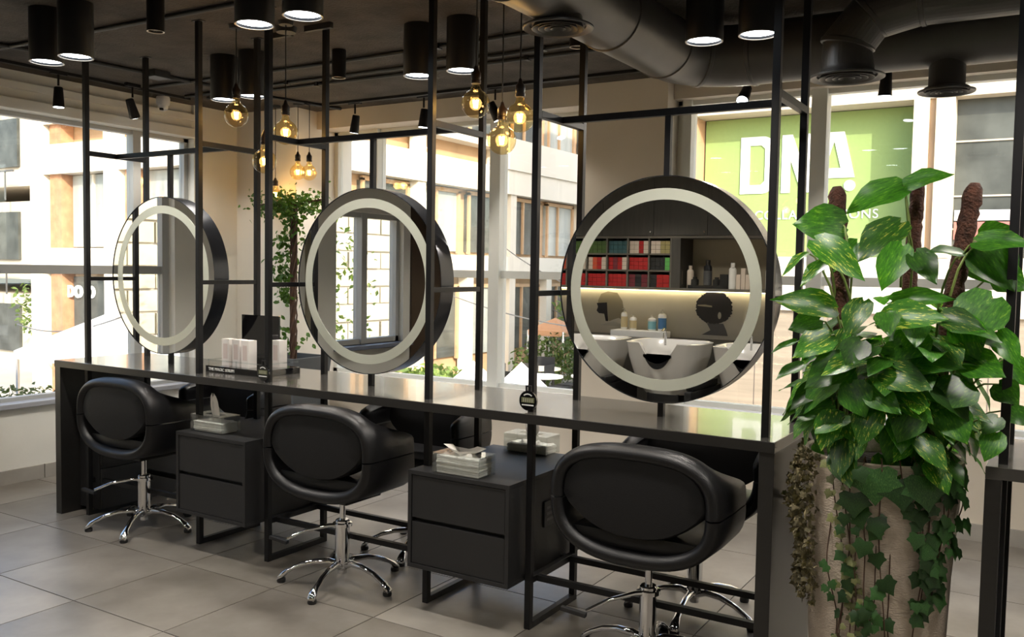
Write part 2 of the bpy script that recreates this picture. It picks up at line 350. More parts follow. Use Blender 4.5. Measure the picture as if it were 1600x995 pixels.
# ================================================================== CABINETS
def cabinet(x0, x1, lab, y0=-.115, y1=.56, z0=.19, z1=.61):
    c = thing('drawer_cabinet', ((x0+x1)/2, (y0+y1)/2, z0), lab, 'cabinet', 'drawer cabinets under the desk'); t_ = .018
    part('top_panel', cablam, c, lambda b: b.box(x0, x1, y0, y1, z1-t_, z1, .001))
    part('bottom_panel', cablam, c, lambda b: b.box(x0, x1, y0, y1, z0, z0+t_, .001))
    for x in (x0, x1-t_): part('side_panel', cablam, c, lambda b: b.box(x, x+t_, y0, y1, z0+t_, z1-t_, .001))
    part('inner_box', plast, c, lambda b: b.box(x0+t_, x1-t_, y0+.03, y1-.03, z0+t_, z1-t_))
    zm = (z0+z1)/2
    for s, ya in ((-1, y0+.004), (1, y1-.022)):
        for za, zb in ((z0+t_+.003, zm-.010), (zm+.008, z1-t_-.003)):
            part('drawer', cablam, c, lambda b: b.box(x0+t_+.003, x1-t_-.003, ya, ya+.018, za, zb, .001))
    return c
cabinet(-3.605, -3.095, 'charcoal two-drawer cabinet between the first and second front chairs')
c2 = cabinet(-2.095, -1.587, 'charcoal two-drawer cabinet between the second and third front chairs, socket on its side')
part('socket_plate', plast, c2, lambda b: b.box(-1.587, -1.579, .165, .255, .375, .485, .002)).__setitem__('label', 'flat black socket plate')
for zz in (.40, .425, .45): part('socket_slot', mat('socket_grey', (.06, .06, .06), .5), c2, lambda b: b.box(-1.5792, -1.5778, .18, .24, zz, zz+.012))
dc = thing('drawer_unit', (-4.55, .35, 0), 'low dark drawer unit standing inside the left end of the desk', 'cabinet')
part('carcass', cablam, dc, lambda b: b.box(-4.655, -4.47, .03, .68, .03, .60, .001))
for a, b_ in ((.04, .27), (.295, .59)): part('drawer', cablam, dc, lambda b: b.box(-4.469, -4.452, .035, .675, a, b_, .001))

# ================================================================== CHAIRS
def outl(a, sc=1.0):  # outline of the tub seen from behind, angle from +X
    c, s_ = math.cos(a), math.sin(a); n = 2.9 if a < PI else 2.5
    hx, hz = .325*sc, .215*sc
    r = (abs(c)**n+abs(s_)**n)**(-1/n)
    return Vector((hx*r*c, 0, .632+hz*r*s_))
def shell(b, a0, a1, yf, n=30, th=.052):
    rings = []
    for i in range(n+1):
        a = a0+(a1-a0)*i/n; p = outl(a); q = outl(a, 1); cdir = (Vector((0, 0, .632))-p); 
        e = .01; tg = (outl(a+e)-outl(a-e)).normalized(); nn = Vector((-tg.z, 0, tg.x))
        if nn.dot(cdir) < 0: nn = -nn
        f = yf(a); y0 = -.20; c = .018
        prof = [(0.012, y0+.004), (.0, y0+c), (-.004, (y0+f)/2), (.0, f-c), (c*.5, f-c*.25), (th*.5, f), (th-c*.5, f-c*.25), (th, f-c), (th, y0+c), (th-.012, y0+.004), (th/2, y0-.004)]
        rings.append([Vector((p.x, y, p.z))+nn*d for d, y in prof])
    m = len(rings[0]); v = [q for r in rings for q in r]; fc = []
    for i in range(n):
        for j in range(m): fc.append((i*m+j, i*m+(j+1) % m, (i+1)*m+(j+1) % m, (i+1)*m+j))
    fc.append(tuple(range(m))); fc.append(tuple(reversed(range(n*m, n*m+m))))
    b.add(v, fc)
def make_chair():
    c = thing('salon_chair', (0, 0, 0), 'x', 'chair', 'black salon chairs around the desk')
    sm = lambda x: max(0, min(1, x))**2*(3-2*max(0, min(1, x)))
    lower = lambda a: .13+.06*sm(-math.sin(a))-.10*sm((-math.sin(a)-.75)*4)*0
    b = MB(); shell(b, PI+.016, 2*PI-.016, lower); b.build('lower_shell', leather, c, True, angle=60)
    upper = lambda a: .13-.225*sm((math.sin(a)-.30)/.42)
    b = MB(); shell(b, .012, PI-.012, upper, 44); b.build('arm_and_back_shell', leather, c, True, angle=60)
    # back pad with a smile-shaped lower edge
    n = 26; top = [outl(.10+(PI-.2)*i/n, .85) for i in range(n+1)]
    ptsT = [(p.x, p.z) for p in top]; xe, ze = ptsT[-1]
    low = []
    for i in range(1, 24):
        u = i/24; x = xe+(-2*xe)*u; w = 1-abs(2*u-1)**2.4; low.append((x, ze-.012-(.118)*w))
    ring0 = [Vector((x, 0, z)) for x, z in ptsT+low]; cc = Vector((0, 0, .66)); m = len(ring0); b = MB()
    lay = [(.0, -.085), (.0, -.12), (.0, -.175), (.04, -.188), (.30, -.192)]
    v = []; fc = []
    for sh, y in lay: v += [p+(cc-p)*sh+Vector((0, y, 0)) for p in ring0]
    for i in range(len(lay)-1):
        for j in range(m): fc.append((i*m+j, i*m+(j+1) % m, (i+1)*m+(j+1) % m, (i+1)*m+j))
    fc.append(tuple(range(m))); fc.append(tuple((len(lay)-1)*m+j for j in range(m)))
    b.add(v, fc).build('backrest', leather2, c, True, angle=50)
    MB().box(-.255, .255, -.165, .215, .468, .535, .028).build('seat', leather, c, True)
    MB().box(-.13, .13, -.12, .12, .405, .425, .006).build('seat_plate', plast, c)
    MB().tube([(0, 0, .28), (0, 0, .415)], .0135, 16).build('piston', chrome, c, True)
    MB().lathe([(0, .30), (.028, .30), (.033, .295), (.033, .075), (.02, .06), (.0, .06)], 24).lathe([(.0, .045), (.022, .045), (.022, .07), (0, .07)], 20).build('cylinder', chrome, c, True)
    MB().lathe([(.034, .285), (.045, .283), (.045, .268), (.034, .266)], 20).build('collar', chrome, c, True)
    lv = MB().tube([(.0, -.02, .275), (-.03, -.06, .278), (-.10, -.13, .262), (-.165, -.19, .225)], [.011, .010, .008, .007], 10).build('pump_lever', chrome, c, True)
    MB().box(-.05, .05, -.011, .011, -.008, .008, .003).build('pedal_rubber', plast, lv, world=False); kids_ = lv.children[0]; kids_.location = (-.215, -.19, .212); kids_.rotation_euler = (0, .12, .1)
    for k in range(5):
        a = math.radians(-75+72*k); d = Vector((math.cos(a), math.sin(a), 0)); pr = Vector((-d.y, d.x, 0))
        b = MB(); rings = []
        for s_, z, w, h in ((.015, .082, .020, .020), (.06, .100, .017, .016), (.13, .098, .015, .013), (.20, .080, .014, .012), (.25, .055, .015, .012), (.275, .036, .022, .018), (.297, .022, .021, .010)):
            rings.append([d*s_+pr*(w*math.cos(t*PI/4))+Vector((0, 0, z+h*math.sin(t*PI/4))) for t in range(8)])
        v = [q for r in rings for q in r]; fc = [(i*8+j, i*8+(j+1) % 8, (i+1)*8+(j+1) % 8, (i+1)*8+j) for i in range(6) for j in range(8)]
        fc += [tuple(range(8)), tuple(48+j for j in range(8))]
        lg = b.add(v, fc).build('leg', chrome, c, True, angle=80)
        MB().lathe([(0, 0), (.019, 0), (.021, .008), (.019, .018), (0, .018)], 14, tuple(d*.282)).build('glide', plast, lg, True)
    return c
ch = make_chair()
CH = [(-4.05, .02, 0, 18, 'black salon chair in front of the desk, leftmost, left of the first cabinet'),
      (-2.55, -.02, 0, 0, 'black salon chair in front of the desk between the two drawer cabinets'),
      (-1.02, -.03, 0, 30, 'black salon chair in front of the desk nearest the potted plant'),
      (-4.02, .60, PI, 10, 'black salon chair behind the desk, farthest left, mostly hidden by the leftmost front chair'),
      (-2.56, .58, PI, 40, 'black salon chair behind the desk facing the middle mirror from the window side'),
      (-1.05, .56, PI, 25, 'black salon chair behind the desk at the plant end, facing the viewer')]
for i, (x, y, r, leg, lab) in enumerate(CH):
    c = ch if i == 0 else dup(ch)
    c.location = (x, y, 0); c.rotation_euler = (0, 0, r); c['label'] = lab
    for k in c.children:
        if k.name.split('.')[0] in ('leg', 'pump_lever'):
            k.rotation_euler = (0, 0, math.radians(leg if k.name.startswith('leg') else (0 if i < 3 else 60)))
for k in []: pass
# ================================================================== CEILING LAMPS
def spotlight(parent, loc, rot, watt, ang, col=(1, .92, .82), blend=.6, rad=.05):
    l = bpy.data.lights.new('lamp_light', 'SPOT'); l.energy = watt; l.spot_size = math.radians(ang); l.spot_blend = blend; l.color = col; l.shadow_soft_size = rad
    o = bpy.data.objects.new('lamp_light', l); COL.objects.link(o); o.parent = parent; o.location = loc; o.rotation_euler = rot; return o
def downlight():
    c = thing('downlight', (0, 0, 0), 'x', 'lamp', 'large black cylinder downlights')
    MB().lathe([(.0, .259), (.078, .259), (.080, .257), (.080, .004), (.078, 0), (.074, 0), (.072, .004), (.066, .03), (0, .03)], 40).build('housing', black, c, True)
    ringmesh2 = MB(); ringmesh2.lathe([(.0735, .0), (.0795, -.001), (.0795, .004), (.0735, .004), (.0735, 0)], 40).build('trim_ring', mat('satin_trim', (.25, .22, .18), .3, .8), c, True)
    MB().lathe([(0, .012), (.0715, .012), (.0715, .016), (0, .016)], 40).build('lens', ledw, c, True)
    spotlight(c, (0, 0, -.004), (0, 0, 0), DOWN_W, 125, rad=.07)
    return c
dl = downlight(); first = True
rows = {'A': (-4.07, -3.83), 'B': (-2.61, -2.34), 'C': (-1.09, -.86)}
wh = {'A': 'leftmost mirror', 'B': 'middle mirror', 'C': 'mirror nearest the plant'}
for k, xs in rows.items():
    for row, y in (('in front of', -.50), ('behind', .60)):
        for j, x in enumerate(xs):
            c = dl if first else dup(dl); first = False
            c.location = (x, y, 2.45)
            c['label'] = 'large black cylinder light %s the %s, %s of its pair' % (row, wh[k], ('left', 'right')[j])
for i, (x, y, lab) in enumerate([(.30, -.50, 'added large black cylinder fill light in front of the second desk, left of its pair'), (.56, -.50, 'added large black cylinder fill light in front of the second desk, right of its pair'),
        (.30, .60, 'added large black cylinder fill light behind the second desk, left of its pair'), (.56, .60, 'added large black cylinder fill light behind the second desk, right of its pair'),
        (-4.0, -2.1, 'added large black cylinder fill light over the middle of the room, leftmost'), (-2.5, -2.1, 'added large black cylinder fill light over the room middle, second'),
        (-1.0, -2.0, 'added large black cylinder fill light over the middle of the room, third'), (.7, -2.0, 'added large black cylinder fill light over the middle of the room, rightmost'),
        (-4.3, -4.1, 'added large black cylinder fill light over the wash basins, leftmost'), (-3.1, -4.1, 'added large black cylinder fill light over the wash basins, second'), (-1.9, -4.1, 'added large black cylinder fill light over the wash basins, third'), (-.7, -4.1, 'added large black cylinder fill light over the wash basins, rightmost')]):
    c = dup(dl); c.location = (x, y, 2.45); c['label'] = lab  # extra downlights added out of frame to brighten near floor, plant and shelves
sp = thing('ceiling_spot', (0, 0, 0), 'x', 'lamp', 'small black cylinder ceiling spots')
MB().lathe([(0, .159), (.039, .159), (.040, .157), (.040, 0), (.037, 0), (.034, .02), (0, .02)], 28).build('housing', black, sp, True)
MB().lathe([(.0345, .0), (.0395, -.001), (.0395, .003), (.0345, .003), (.0345, 0)], 28).build('trim_ring', mat('pale_trim', (.6, .52, .42), .3, .6), sp, True)
MB().lathe([(0, .008), (.034, .008), (.034, .011), (0, .011)], 28).build('reflector', mat('reflector', (.5, .48, .42), .2, .8), sp, True)
for i, (x, y, lab) in enumerate([(-3.41, -.37, 'small black cylinder spot between the two left downlight pairs, front row'), (-3.34, .80, 'small black cylinder spot between the hanging bulbs and the rear downlights'), (-1.80, .80, 'small black cylinder spot on the ceiling just left of the big diagonal duct')]):
    c = sp if i == 0 else dup(sp); c.location = (x, y, 2.55); c['label'] = lab
def track_spot():
    c = thing('track_spot', (0, 0, 0), 'x', 'lamp', 'black track spotlights along the windows')
    MB().box(-.055, .055, -.016, .016, .155, .18, .003).build('adapter', black, c)
    MB().tube([(0, 0, .155), (0, 0, .085)], .007, 8).build('stem', black, c, True)
    h = MB().lathe([(0, .075), (.024, .075), (.027, .07), (.036, -.055), (.033, -.055), (.028, -.04), (0, -.04)], 24).build('head', black, c, True)
    MB().lathe([(0, -.0565), (.031, -.0565), (.032, -.05), (0, -.05)], 24).build('lens', ledspot, h, True)
    spotlight(c, (0, 0, -.06), (0, 0, 0), SPOT_W, 95, rad=.03)
    return c
ts = track_spot()
TS = [(-5.38, .37, 2.53, 0, 0, PI/2, 'black track spot left of the leftmost steel frame, pointing straight down'), (-5.30, .86, 2.53, .12, -.45, PI/2, 'black track spot beside the dome camera, tilted toward the window'),
      (-4.33, 2.06, 2.53, .1, .25, 0, 'black track spot over the first pane of the back window, tilted left'), (-3.70, 2.08, 2.53, 0, .1, 0, 'black track spot left of the tall post of the middle frame'),
      (-3.08, 2.06, 2.53, .3, -.35, 0, 'black track spot half hidden behind the three hanging bulbs'), (-1.35, 2.02, 2.49, -.8, 0, 0, 'track spot shining at the viewer above the green sign'),
      (-.60, 2.08, 2.49, .1, .05, 0, 'black track spot between the two duct outlets at the right')]
for i, (x, y, z, rx, ry, rz, lab) in enumerate(TS):
    c = ts if i == 0 else dup(ts)
    c.location = (x, y, z); c.rotation_euler = (0, 0, rz); c['label'] = lab
    for k in c.children:
        if k.name.startswith('head') or k.name.startswith('lamp_light'):
            k.rotation_euler = (rx, ry, 0)
            if k.name.startswith('lamp_light'): k.location = Matrix.Rotation(ry, 3, 'Y') @ Vector((0, 0, -.065)) if abs(rx) < .2 else Vector((0, math.sin(rx)*.07, -.06))
tr1 = tag(MB().box(XL+.20, XL+.235, -.9, 1.4, ZC-.018, ZC-.0005).build('lighting_track', black), 'black lighting track on the ceiling along the left window', 'track', 'lighting tracks')
tr2 = tag(MB().box(-4.7, 1.8, 2.02, 2.055, ZC-.018, ZC-.0005).build('lighting_track', black), 'black lighting track on the ceiling along the back windows', 'track', 'lighting tracks')
cam_ = thing('dome_camera', (-5.50, 1.26, 2.64), 'white dome security camera at the top of the left window wall', 'camera')
part('mount', white, cam_, lambda b: b.lathe([(0, .065), (.045, .065), (.05, .05), (.05, .02), (.042, .0), (.0, .0)], 24, (-5.50, 1.26, 2.64)), True)
part('eyeball', white, cam_, lambda b: b.lathe([(.036, .0), (.037, -.015), (.030, -.032), (.015, -.040), (0, -.042)], 24, (-5.50, 1.26, 2.64)), True)
part('lens', plast, cam_, lambda b: b.lathe([(0, -.010), (.015, -.010), (.015, .004), (0, .004)], 16, (-5.485, 1.235, 2.612)), True)

# ---- conduits on the ceiling
CP = [([(-5.4, -.2, 0), (-3.4, -.15, 0), (.9, -.1, 0)], 'front run of black conduit on the ceiling over the desk'), ([(-5.3, .95, 0), (-3.6, .98, 0), (-1.9, .93, 0)], 'black conduit on the ceiling behind the rear downlights'),
      ([(-5.3, 1.30, 0), (-3.2, 1.28, 0), (-2.9, 1.2, 0), (-2.6, 1.28, 0), (-1.9, 1.25, 0)], 'black wavy conduit on the ceiling farther back toward the windows'), ([(-5.2, 1.42, 0), (-3.0, 1.42, 0), (-1.9, 1.42, 0)], 'black straight conduit on the ceiling next to the wavy one'),
      ([(-5.35, -2.0, 0), (-4.9, .0, 0), (-4.75, 1.6, 0), (-4.6, 2.2, 0)], 'black conduit crossing the ceiling toward the back left corner'), ([(-3.2, -.7, 0), (-1.0, -.65, 0), (1.2, -.6, 0)], 'black conduit on the ceiling at the top edge of the photo')]
for pts, lab in CP:
    c = thing('conduit', (pts[0][0], pts[0][1], ZC-.014), lab, 'pipe', 'ceiling conduits')
    part('pipe', ceilb, c, lambda b: b.tube([(x, y, ZC-.014) for x, y, z in pts], .012, 10), True)
    for (x, y, _), (x2, y2, _) in zip(pts[:-1], pts[1:]):
        mx, my = (x+x2)/2, (y+y2)/2
        part('clip', ceilb, c, lambda b: b.box(mx-.012, mx+.012, my-.02, my+.02, ZC-.028, ZC-.001))
jb = tag(MB().box(-4.86, -4.74, .62, .74, ZC-.045, ZC-.001, .004).build('junction_box', ceilb), 'small black junction box on the ceiling above the left frame', 'box')

# ---- ducts
def dpipe(b, pts, r, n=40): return b.tube(pts, r, n)
def arc(c, a, b_, r, a0, a1, n=10):  # centre, unit vectors a,b
    return [Vector(c)+Vector(a)*r*math.cos(a0+(a1-a0)*i/n)+Vector(b_)*r*math.sin(a0+(a1-a0)*i/n) for i in range(n+1)]
main = thing('air_duct', (.0, 1.32, 2.54), 'large round duct elbowing from the top centre and running right over the windows', 'duct')
R1 = .148; cx, cy, er = -1.12, 1.00, .30
ptsm = [(-1.42, -3.4, 2.545), (-1.42, -.5, 2.545), (-1.42, cy, 2.545)]+[tuple(p) for p in arc((cx, cy, 2.545), (-1, 0, 0), (0, 1, 0), er, .0, PI/2, 6)][1:]+[(1.95, cy+er, 2.545)]
part('pipe', duct, main, lambda b: dpipe(b, ptsm, R1), True, angle=30)
def seam(parent, c, ax, r): # raised joint ring
    c = Vector(c); ax = Vector(ax).normalized()
    part('seam_ring', duct, parent, lambda b: b.tube([c-ax*.012, c-ax*.008, c+ax*.008, c+ax*.012], [r, r+.006, r+.006, r], 40), True)
for y in (-.45, .35, .95): seam(main, (-1.42, y, 2.545), (0, 1, 0), R1)
for x in (-1.08, -.55, .15, .7): seam(main, (x, cy+er, 2.545), (1, 0, 0), R1)
seam(main, tuple(Vector((cx, cy, 2.545))+Vector((-1, 1, 0)).normalized()*er), (1, 1, 0), R1)
def diffuser(loc, r, neck, h, lab, par=None, fm=None):
    x, y, z = loc; d = thing('air_diffuser', loc, lab, 'air vent', 'round ceiling air outlets')
    part('neck', duct, d, lambda b: b.lathe([(neck, h), (neck, .03), (neck+.01, .018), (r*.86, .008), (r, .006), (r, 0), (r*.97, -.003), (r*.80, .008), (r*.78, .02), (0, .02)], 44, loc), True)
    part('dark_throat', plast, d, lambda b: b.lathe([(0, .0185), (r*.79, .0185)], 40, loc))
    for q in (.62, .44, .26, .10):
        part('cone_ring', duct, d, lambda b: b.lathe([(r*(q+.02), .017), (r*(q+.11), -.004), (r*(q+.125), -.003), (r*(q+.05), .017)], 48, loc), True, angle=25)
    return d
diffuser((-.22, 1.30, 2.285), .118, .075, .14, 'round air outlet under the horizontal duct, farthest right')
diffuser((-1.42, -.09, 2.385), .135, .092, .05, 'pale lit round air outlet hanging at the top centre of the photo')
d3 = thing('air_duct', (-.56, .88, 2.33), 'grey segmented duct from the right, elbowing down to the outlet above the plant', 'duct')
E_ = [(1.95, .88, 2.592), (.3, .88, 2.592), (-.28, .88, 2.592), (-.47, .88, 2.55), (-.56, .88, 2.44), (-.56, .88, 2.34)]
part('pipe', duct, d3, lambda b: dpipe(b, E_, .108), False)
for p, ax in (((-.28, .88, 2.592), (1, 0, .1)), ((-.47, .88, 2.55), (1, 0, .8)), ((-.56, .88, 2.44), (.25, 0, 1)), ((.2, .88, 2.592), (1, 0, 0)), ((.6, .88, 2.592), (1, 0, 0))): seam(d3, p, ax, .107)
diffuser((-.56, .88, 2.30), .152, .108, .045, 'large round air outlet above the potted plant at the end of the elbow duct')

# ---- hanging bulbs
def bulb(loc, top, lab, r=.0625, shift=0):
    x, y, z = loc
    c = thing('pendant_bulb', loc, lab, 'pendant lamp', 'amber globe bulbs on black cords')
    n = 20; prof = []
    for i in range(n+1):
        a = -PI/2+(PI*.86)*i/n; prof.append((r*math.cos(a), r*math.sin(a)))
    prof += [(.021, r*1.08), (.0165, r*1.28), (.0165, r*1.42)]
    part('glass_globe', amber, c, lambda b: b.lathe(prof, 32, loc), True, angle=80)
    part('socket', stick, c, lambda b: b.lathe([(0, r*1.38), (.021, r*1.38), (.022, r*1.6), (.019, r*1.65), (.021, r*1.75), (.021, r*2.1), (.012, r*2.3), (.006, r*2.6), (0, r*2.6)], 20, loc), True)
    part('cord', plast, c, lambda b: b.tube([(x, y, z+r*2.55), (x, y, top)], .0028, 6))
    part('canopy', plast, c, lambda b: b.lathe([(0, top-.02), (.035, top-.02), (.04, top-.001), (0, top-.001)], 20, (x, y, 0)), True)
    def fl_(b):
        for k in range(6):
            a = k*PI/3; b.tube([(x+.007*math.cos(a), y+.007*math.sin(a), z-.018), (x+.012*math.cos(a+.5), y+.012*math.sin(a+.5), z+.016)], .0016, 5)
        b.tube([(x, y, z-.012), (x, y, z+.012)], .0045, 6)
    part('filament', fil, c, fl_)
    part('filament_support', acry, c, lambda b: b.tube([(x, y, z+.018), (x, y, z+r*1.35)], [.003, .009], 8))
    l = bpy.data.lights.new('bulb_light', 'POINT'); l.energy = BULB_W; l.color = (1, .6, .25); l.shadow_soft_size = .03
    o = bpy.data.objects.new('bulb_light', l); COL.objects.link(o); o.parent = c; o.location = (0, 0, 0)
    return c
bulb((-3.455, .15, 2.247), ZC, 'amber globe bulb hanging in front of a rear downlight, left of the post pair')
bulb((-3.17, .22, 2.150), ZC, 'amber globe bulb hanging right of the post between the left and middle frames')
bulb((-3.30, .20, 2.007), ZC, 'amber globe bulb crossed by the tall black post of the middle frame')
bulb((-1.953, .15, 2.185), ZC, 'amber globe bulb in the group of three right of the middle frame, leftmost one')
bulb((-1.728, .15, 2.109), ZC, 'amber globe bulb in the group of three right of the middle frame, rightmost and largest')
bulb((-1.835, .18, 2.025), ZC, 'amber globe bulb in the group of three right of the middle frame, lowest one')
bulb((-4.78, 1.92, 2.185), ZC, 'small-looking amber bulb by the back corner wall, left of the touching pair', .06)
bulb((-4.69, 1.95, 2.180), ZC, 'small-looking amber bulb by the back corner wall, right of the touching pair', .06)
bulb((-5.02, 1.92, 2.02), ZC, 'amber bulb hanging low just above the vine tree crown', .05)
ro = tag(MB().lathe([(0, -.03), (.05, -.03), (.055, -.001), (0, -.001)], 24, (-3.25, .3, ZC)).build('ceiling_rose', plast, None, True), 'black round ceiling rose above the three bulbs of the left cluster', 'ceiling rose')
for k, (x, y) in enumerate([(-3.36, .36), (-3.06, .34)]):
    tag(MB().box(x-.09, x+.09, y-.012, y+.012, ZC-.03, ZC-.001).build('cable_bracket', plast), 'black ceiling cable bracket %s of the left cluster rose' % ('left', 'right')[k], 'bracket')

# ================================================================== THINGS ON THE DESK AND CABINETS
def tissue_box(x, y, z, rz, lab, w=.235, d=.125, h=.085, fill=.8, plume=.0):
    c = thing('tissue_box', (x, y, z), lab, 'tissue box', 'clear acrylic tissue boxes', rz)
    def lb(name, m, fn, smooth=False): b = MB(); fn(b); return b.build(name, m, c, smooth, world=False)
    t_ = .004
    lb('side', acry, lambda b: b.box(-w/2, w/2, -d/2, -d/2+t_, 0, h).box(-w/2, w/2, d/2-t_, d/2, 0, h).box(-w/2, -w/2+t_, -d/2+t_, d/2-t_, 0, h).box(w/2-t_, w/2, -d/2+t_, d/2-t_, 0, h))
    lb('lid', acry, lambda b: b.box(-w/2, w/2, -d/2, -.018, h, h+t_).box(-w/2, w/2, .018, d/2, h, h+t_).box(-w/2, -.06, -.018, .018, h, h+t_).box(.06, w/2, -.018, .018, h, h+t_))
    rd = random.Random(int(x*1000)+int(y*100))
    def stack(b):
        nx, ny = 14, 8; hh = h*fill
        g = [[(-(w/2-.012)+(w-.024)*i/nx, -(d/2-.012)+(d-.024)*j/ny, hh+rd.uniform(-.006, .006)+(.012 if abs(i-nx/2) < 4 and abs(j-ny/2) < 2 else 0)) for i in range(nx+1)] for j in range(ny+1)]
        v = [p for r in g for p in r]; W_ = nx+1; f = [(j*W_+i, j*W_+i+1, (j+1)*W_+i+1, (j+1)*W_+i) for j in range(ny) for i in range(nx)]; b.add(v, f)
        for k in range(7): z0 = .003+hh*k/7.3; o = rd.uniform(0, .004); b.box(-w/2+.01+o, w/2-.01-o, -d/2+.01+o, d/2-.01-o, z0, z0+hh/7.6, .002)
    lb('tissue_stack', tissue, stack, False)
    def plm(b):
        n, m = 12, 9; v = []
        for i in range(m):
            u = i/(m-1)
            for j in range(n+1):
                a = j/n*2*PI; rr = (.016+.05*u*(1-plume*.6))*(1+.35*math.sin(a*3+u*2)+.15*math.sin(a*7)); zz = h-.01+u*(.035+plume*.075)+.012*math.sin(a*2+1)*u
                if plume: rr *= (1-u)**.7+.12
                v.append((rr*math.cos(a)*1.3-(.02*plume*u), rr*.55*math.sin(a), zz))
        f = [(i*(n+1)+j, i*(n+1)+j+1, (i+1)*(n+1)+j+1, (i+1)*(n+1)+j) for i in range(m-1) for j in range(n)]
        b.add(v, f)
    lb('tissue_plume', tissue, plm, True)
    return c
tissue_box(-3.44, .00, .61, 0, 'clear acrylic tissue box on the first drawer cabinet with a tall tissue plume', plume=1, fill=.62)
tissue_box(-1.855, -.045, .61, 0, 'clear acrylic tissue box on the front of the second drawer cabinet, nearly full', fill=.9)
tissue_box(-1.855, .52, .61, 0, 'clear acrylic tissue box on the rear of the second drawer cabinet, half empty', fill=.45, plume=.35)
ah = tag(MB().box(-3.13, -3.126, .08, .22, .61, .675).box(-3.22, -3.126, .216, .22, .61, .675).build('acrylic_sheet', acry), 'clear upright acrylic sheet at the right of the first drawer cabinet', 'stand')
# product rack
rk = thing('product_rack', (-3.45, .22, .90), 'black counter display tray with clear rail and tall black backboard holding white boxes', 'display rack')
gl = mat('gloss_black', (.006, .006, .007), .08, coat=.5)
part('tray', gl, rk, lambda b: b.box(-3.625, -3.185, .09, .345, .90, .932, .002))
part('backboard', gl, rk, lambda b: b.box(-3.622, -3.335, .335, .347, .925, 1.195, .002))
part('rail', acry, rk, lambda b: b.box(-3.615, -3.195, .098, .101, .957, .965).box(-3.196, -3.193, .10, .34, .957, .965).box(-3.618, -3.615, .10, .33, .957, .965))
for x in (-3.612, -3.40, -3.20): part('rail_post', acry, rk, lambda b: b.tube([(x, .10, .932), (x, .10, .966)], .004, 8))
text('THE MAGIC SERUM', 'lettering', white, rk, (-3.50, .0885, .908), .022, spacing=1.05)
for i, (x, y, lab) in enumerate([(-3.525, .165, 'tall white product box on the black tray, leftmost'), (-3.445, .165, 'tall white product box on the black tray, second from the left'), (-3.365, .155, 'tall white product box on the black tray in front of the backboard'), (-3.262, .27, 'tall white product box alone at the right end of the black tray')]):
    c = thing('product_box', (x, y, .932), lab, 'box', 'white boxes on the display tray')
    part('carton', paper, c, lambda b: b.box(x-.028, x+.028, y-.028, y+.028, .932, 1.075, .001))
    part('printed_panel', mat('pale_print', (.62, .52, .48), .6), c, lambda b: b.box(x-.016, x+.016, y-.0288, y-.028, .97, 1.05))
for x, lab in ((PX[2], 'round black lettered tag clipped to the front post left of the middle mirror'), (PX[4], 'round black lettered tag clipped to the front post left of the right-hand mirror')):
    c = thing('round_tag', (x, -.03, .905), lab, 'tag', 'round black tags on the frame posts')
    def dd(b, r, y0, y1): disc(b, r, y0, y1, x, .945, 40)
    part('disc', gl, c, lambda b: dd(b, .040, -.036, -.026), True, angle=30)
    part('loop', plast, c, lambda b: b.box(x-.013, x-.008, -.034, -.026, .98, 1.003).box(x+.008, x+.013, -.034, -.026, .98, 1.003).box(x-.013, x+.013, -.034, -.026, 1.000, 1.006))
    part('clip', plast, c, lambda b: b.box(x-.006, x+.006, -.027, -.0145, .93, .96))
    part('printed_band', mat('tag_green', (.12, .13, .06), .5), c, lambda b: b.box(x-.030, x+.030, -.0368, -.036, .937, .958))
    part('printed_stripe', white, c, lambda b: b.box(x-.027, x+.027, -.0372, -.036, .925, .930).add([(x+.030*math.cos(a), -.0372, .945+.030*math.sin(a)) for a in (2.3, 1.95, 1.57, 1.19, .84)]+[(x+.025*math.cos(a), -.0372, .945+.025*math.sin(a)) for a in (.84, 1.19, 1.57, 1.95, 2.3)], [tuple(range(10))]))
    for q in range(5): part('printed_mark', mat('tag_grey', (.35, .34, .25), .5), c, lambda b: b.box(x-.022+q*.010, x-.017+q*.010, -.0374, -.0366, .940, .955))

# ================================================================== SHELF WALL BEHIND THE CAMERA (seen in the mirrors)
wood = mat('grey_wood', (.060, .055, .046), .55, noise=.15, nscale=3, stretch=(10, 10, 1)); woodl = mat('shelf_edge', (.14, .125, .10), .55)
su = thing('wall_shelving', (-3.6, -5.1, 1.3), 'dark grey wall shelving with cubbies and open shelf, seen in the right-hand mirror', 'shelving')
YS = -4.90; YBk = -5.26
X0, X1 = -4.88, -3.03; cw = .231; zs = [1.305, 1.475, 1.64, 1.805]
part('back_panel', wood, su, lambda b: b.box(X0, 1.2, YBk-.02, YBk, 1.30, 1.83))
for z in zs[1:3]: part('shelf_board', woodl, su, lambda b: b.box(X0, X1, YBk, YS, z-.008, z+.008))
part('shelf_board', woodl, su, lambda b: b.box(X0, 1.2, YBk, YS, 1.285, 1.312))
part('shelf_board', woodl, su, lambda b: b.box(X0, 1.2, YBk, YS, 1.798, 1.822))
xs = [X1-k*cw for k in range(9)]
for i, x in enumerate(xs): part('divider', woodl, su, lambda b: b.box(x-.008, x+.008, YBk, YS, 1.312, 1.798))
part('divider', wood, su, lambda b: b.box(-3.02, -2.93, YBk, YS, 1.312, 1.798)); part('divider', wood, su, lambda b: b.box(1.18, 1.2, YBk, YS, 1.312, 1.798))
part('display_back', mat('sand_panel', (.30, .25, .17), .6), su, lambda b: b.box(-2.93, 1.18, YBk, YBk+.01, 1.312, 1.798))
uc = thing('wall_cupboards', (-3.6, -5.0, 1.82), 'row of dark grey wall cupboards above the shelving, seen in the mirror', 'cupboard')
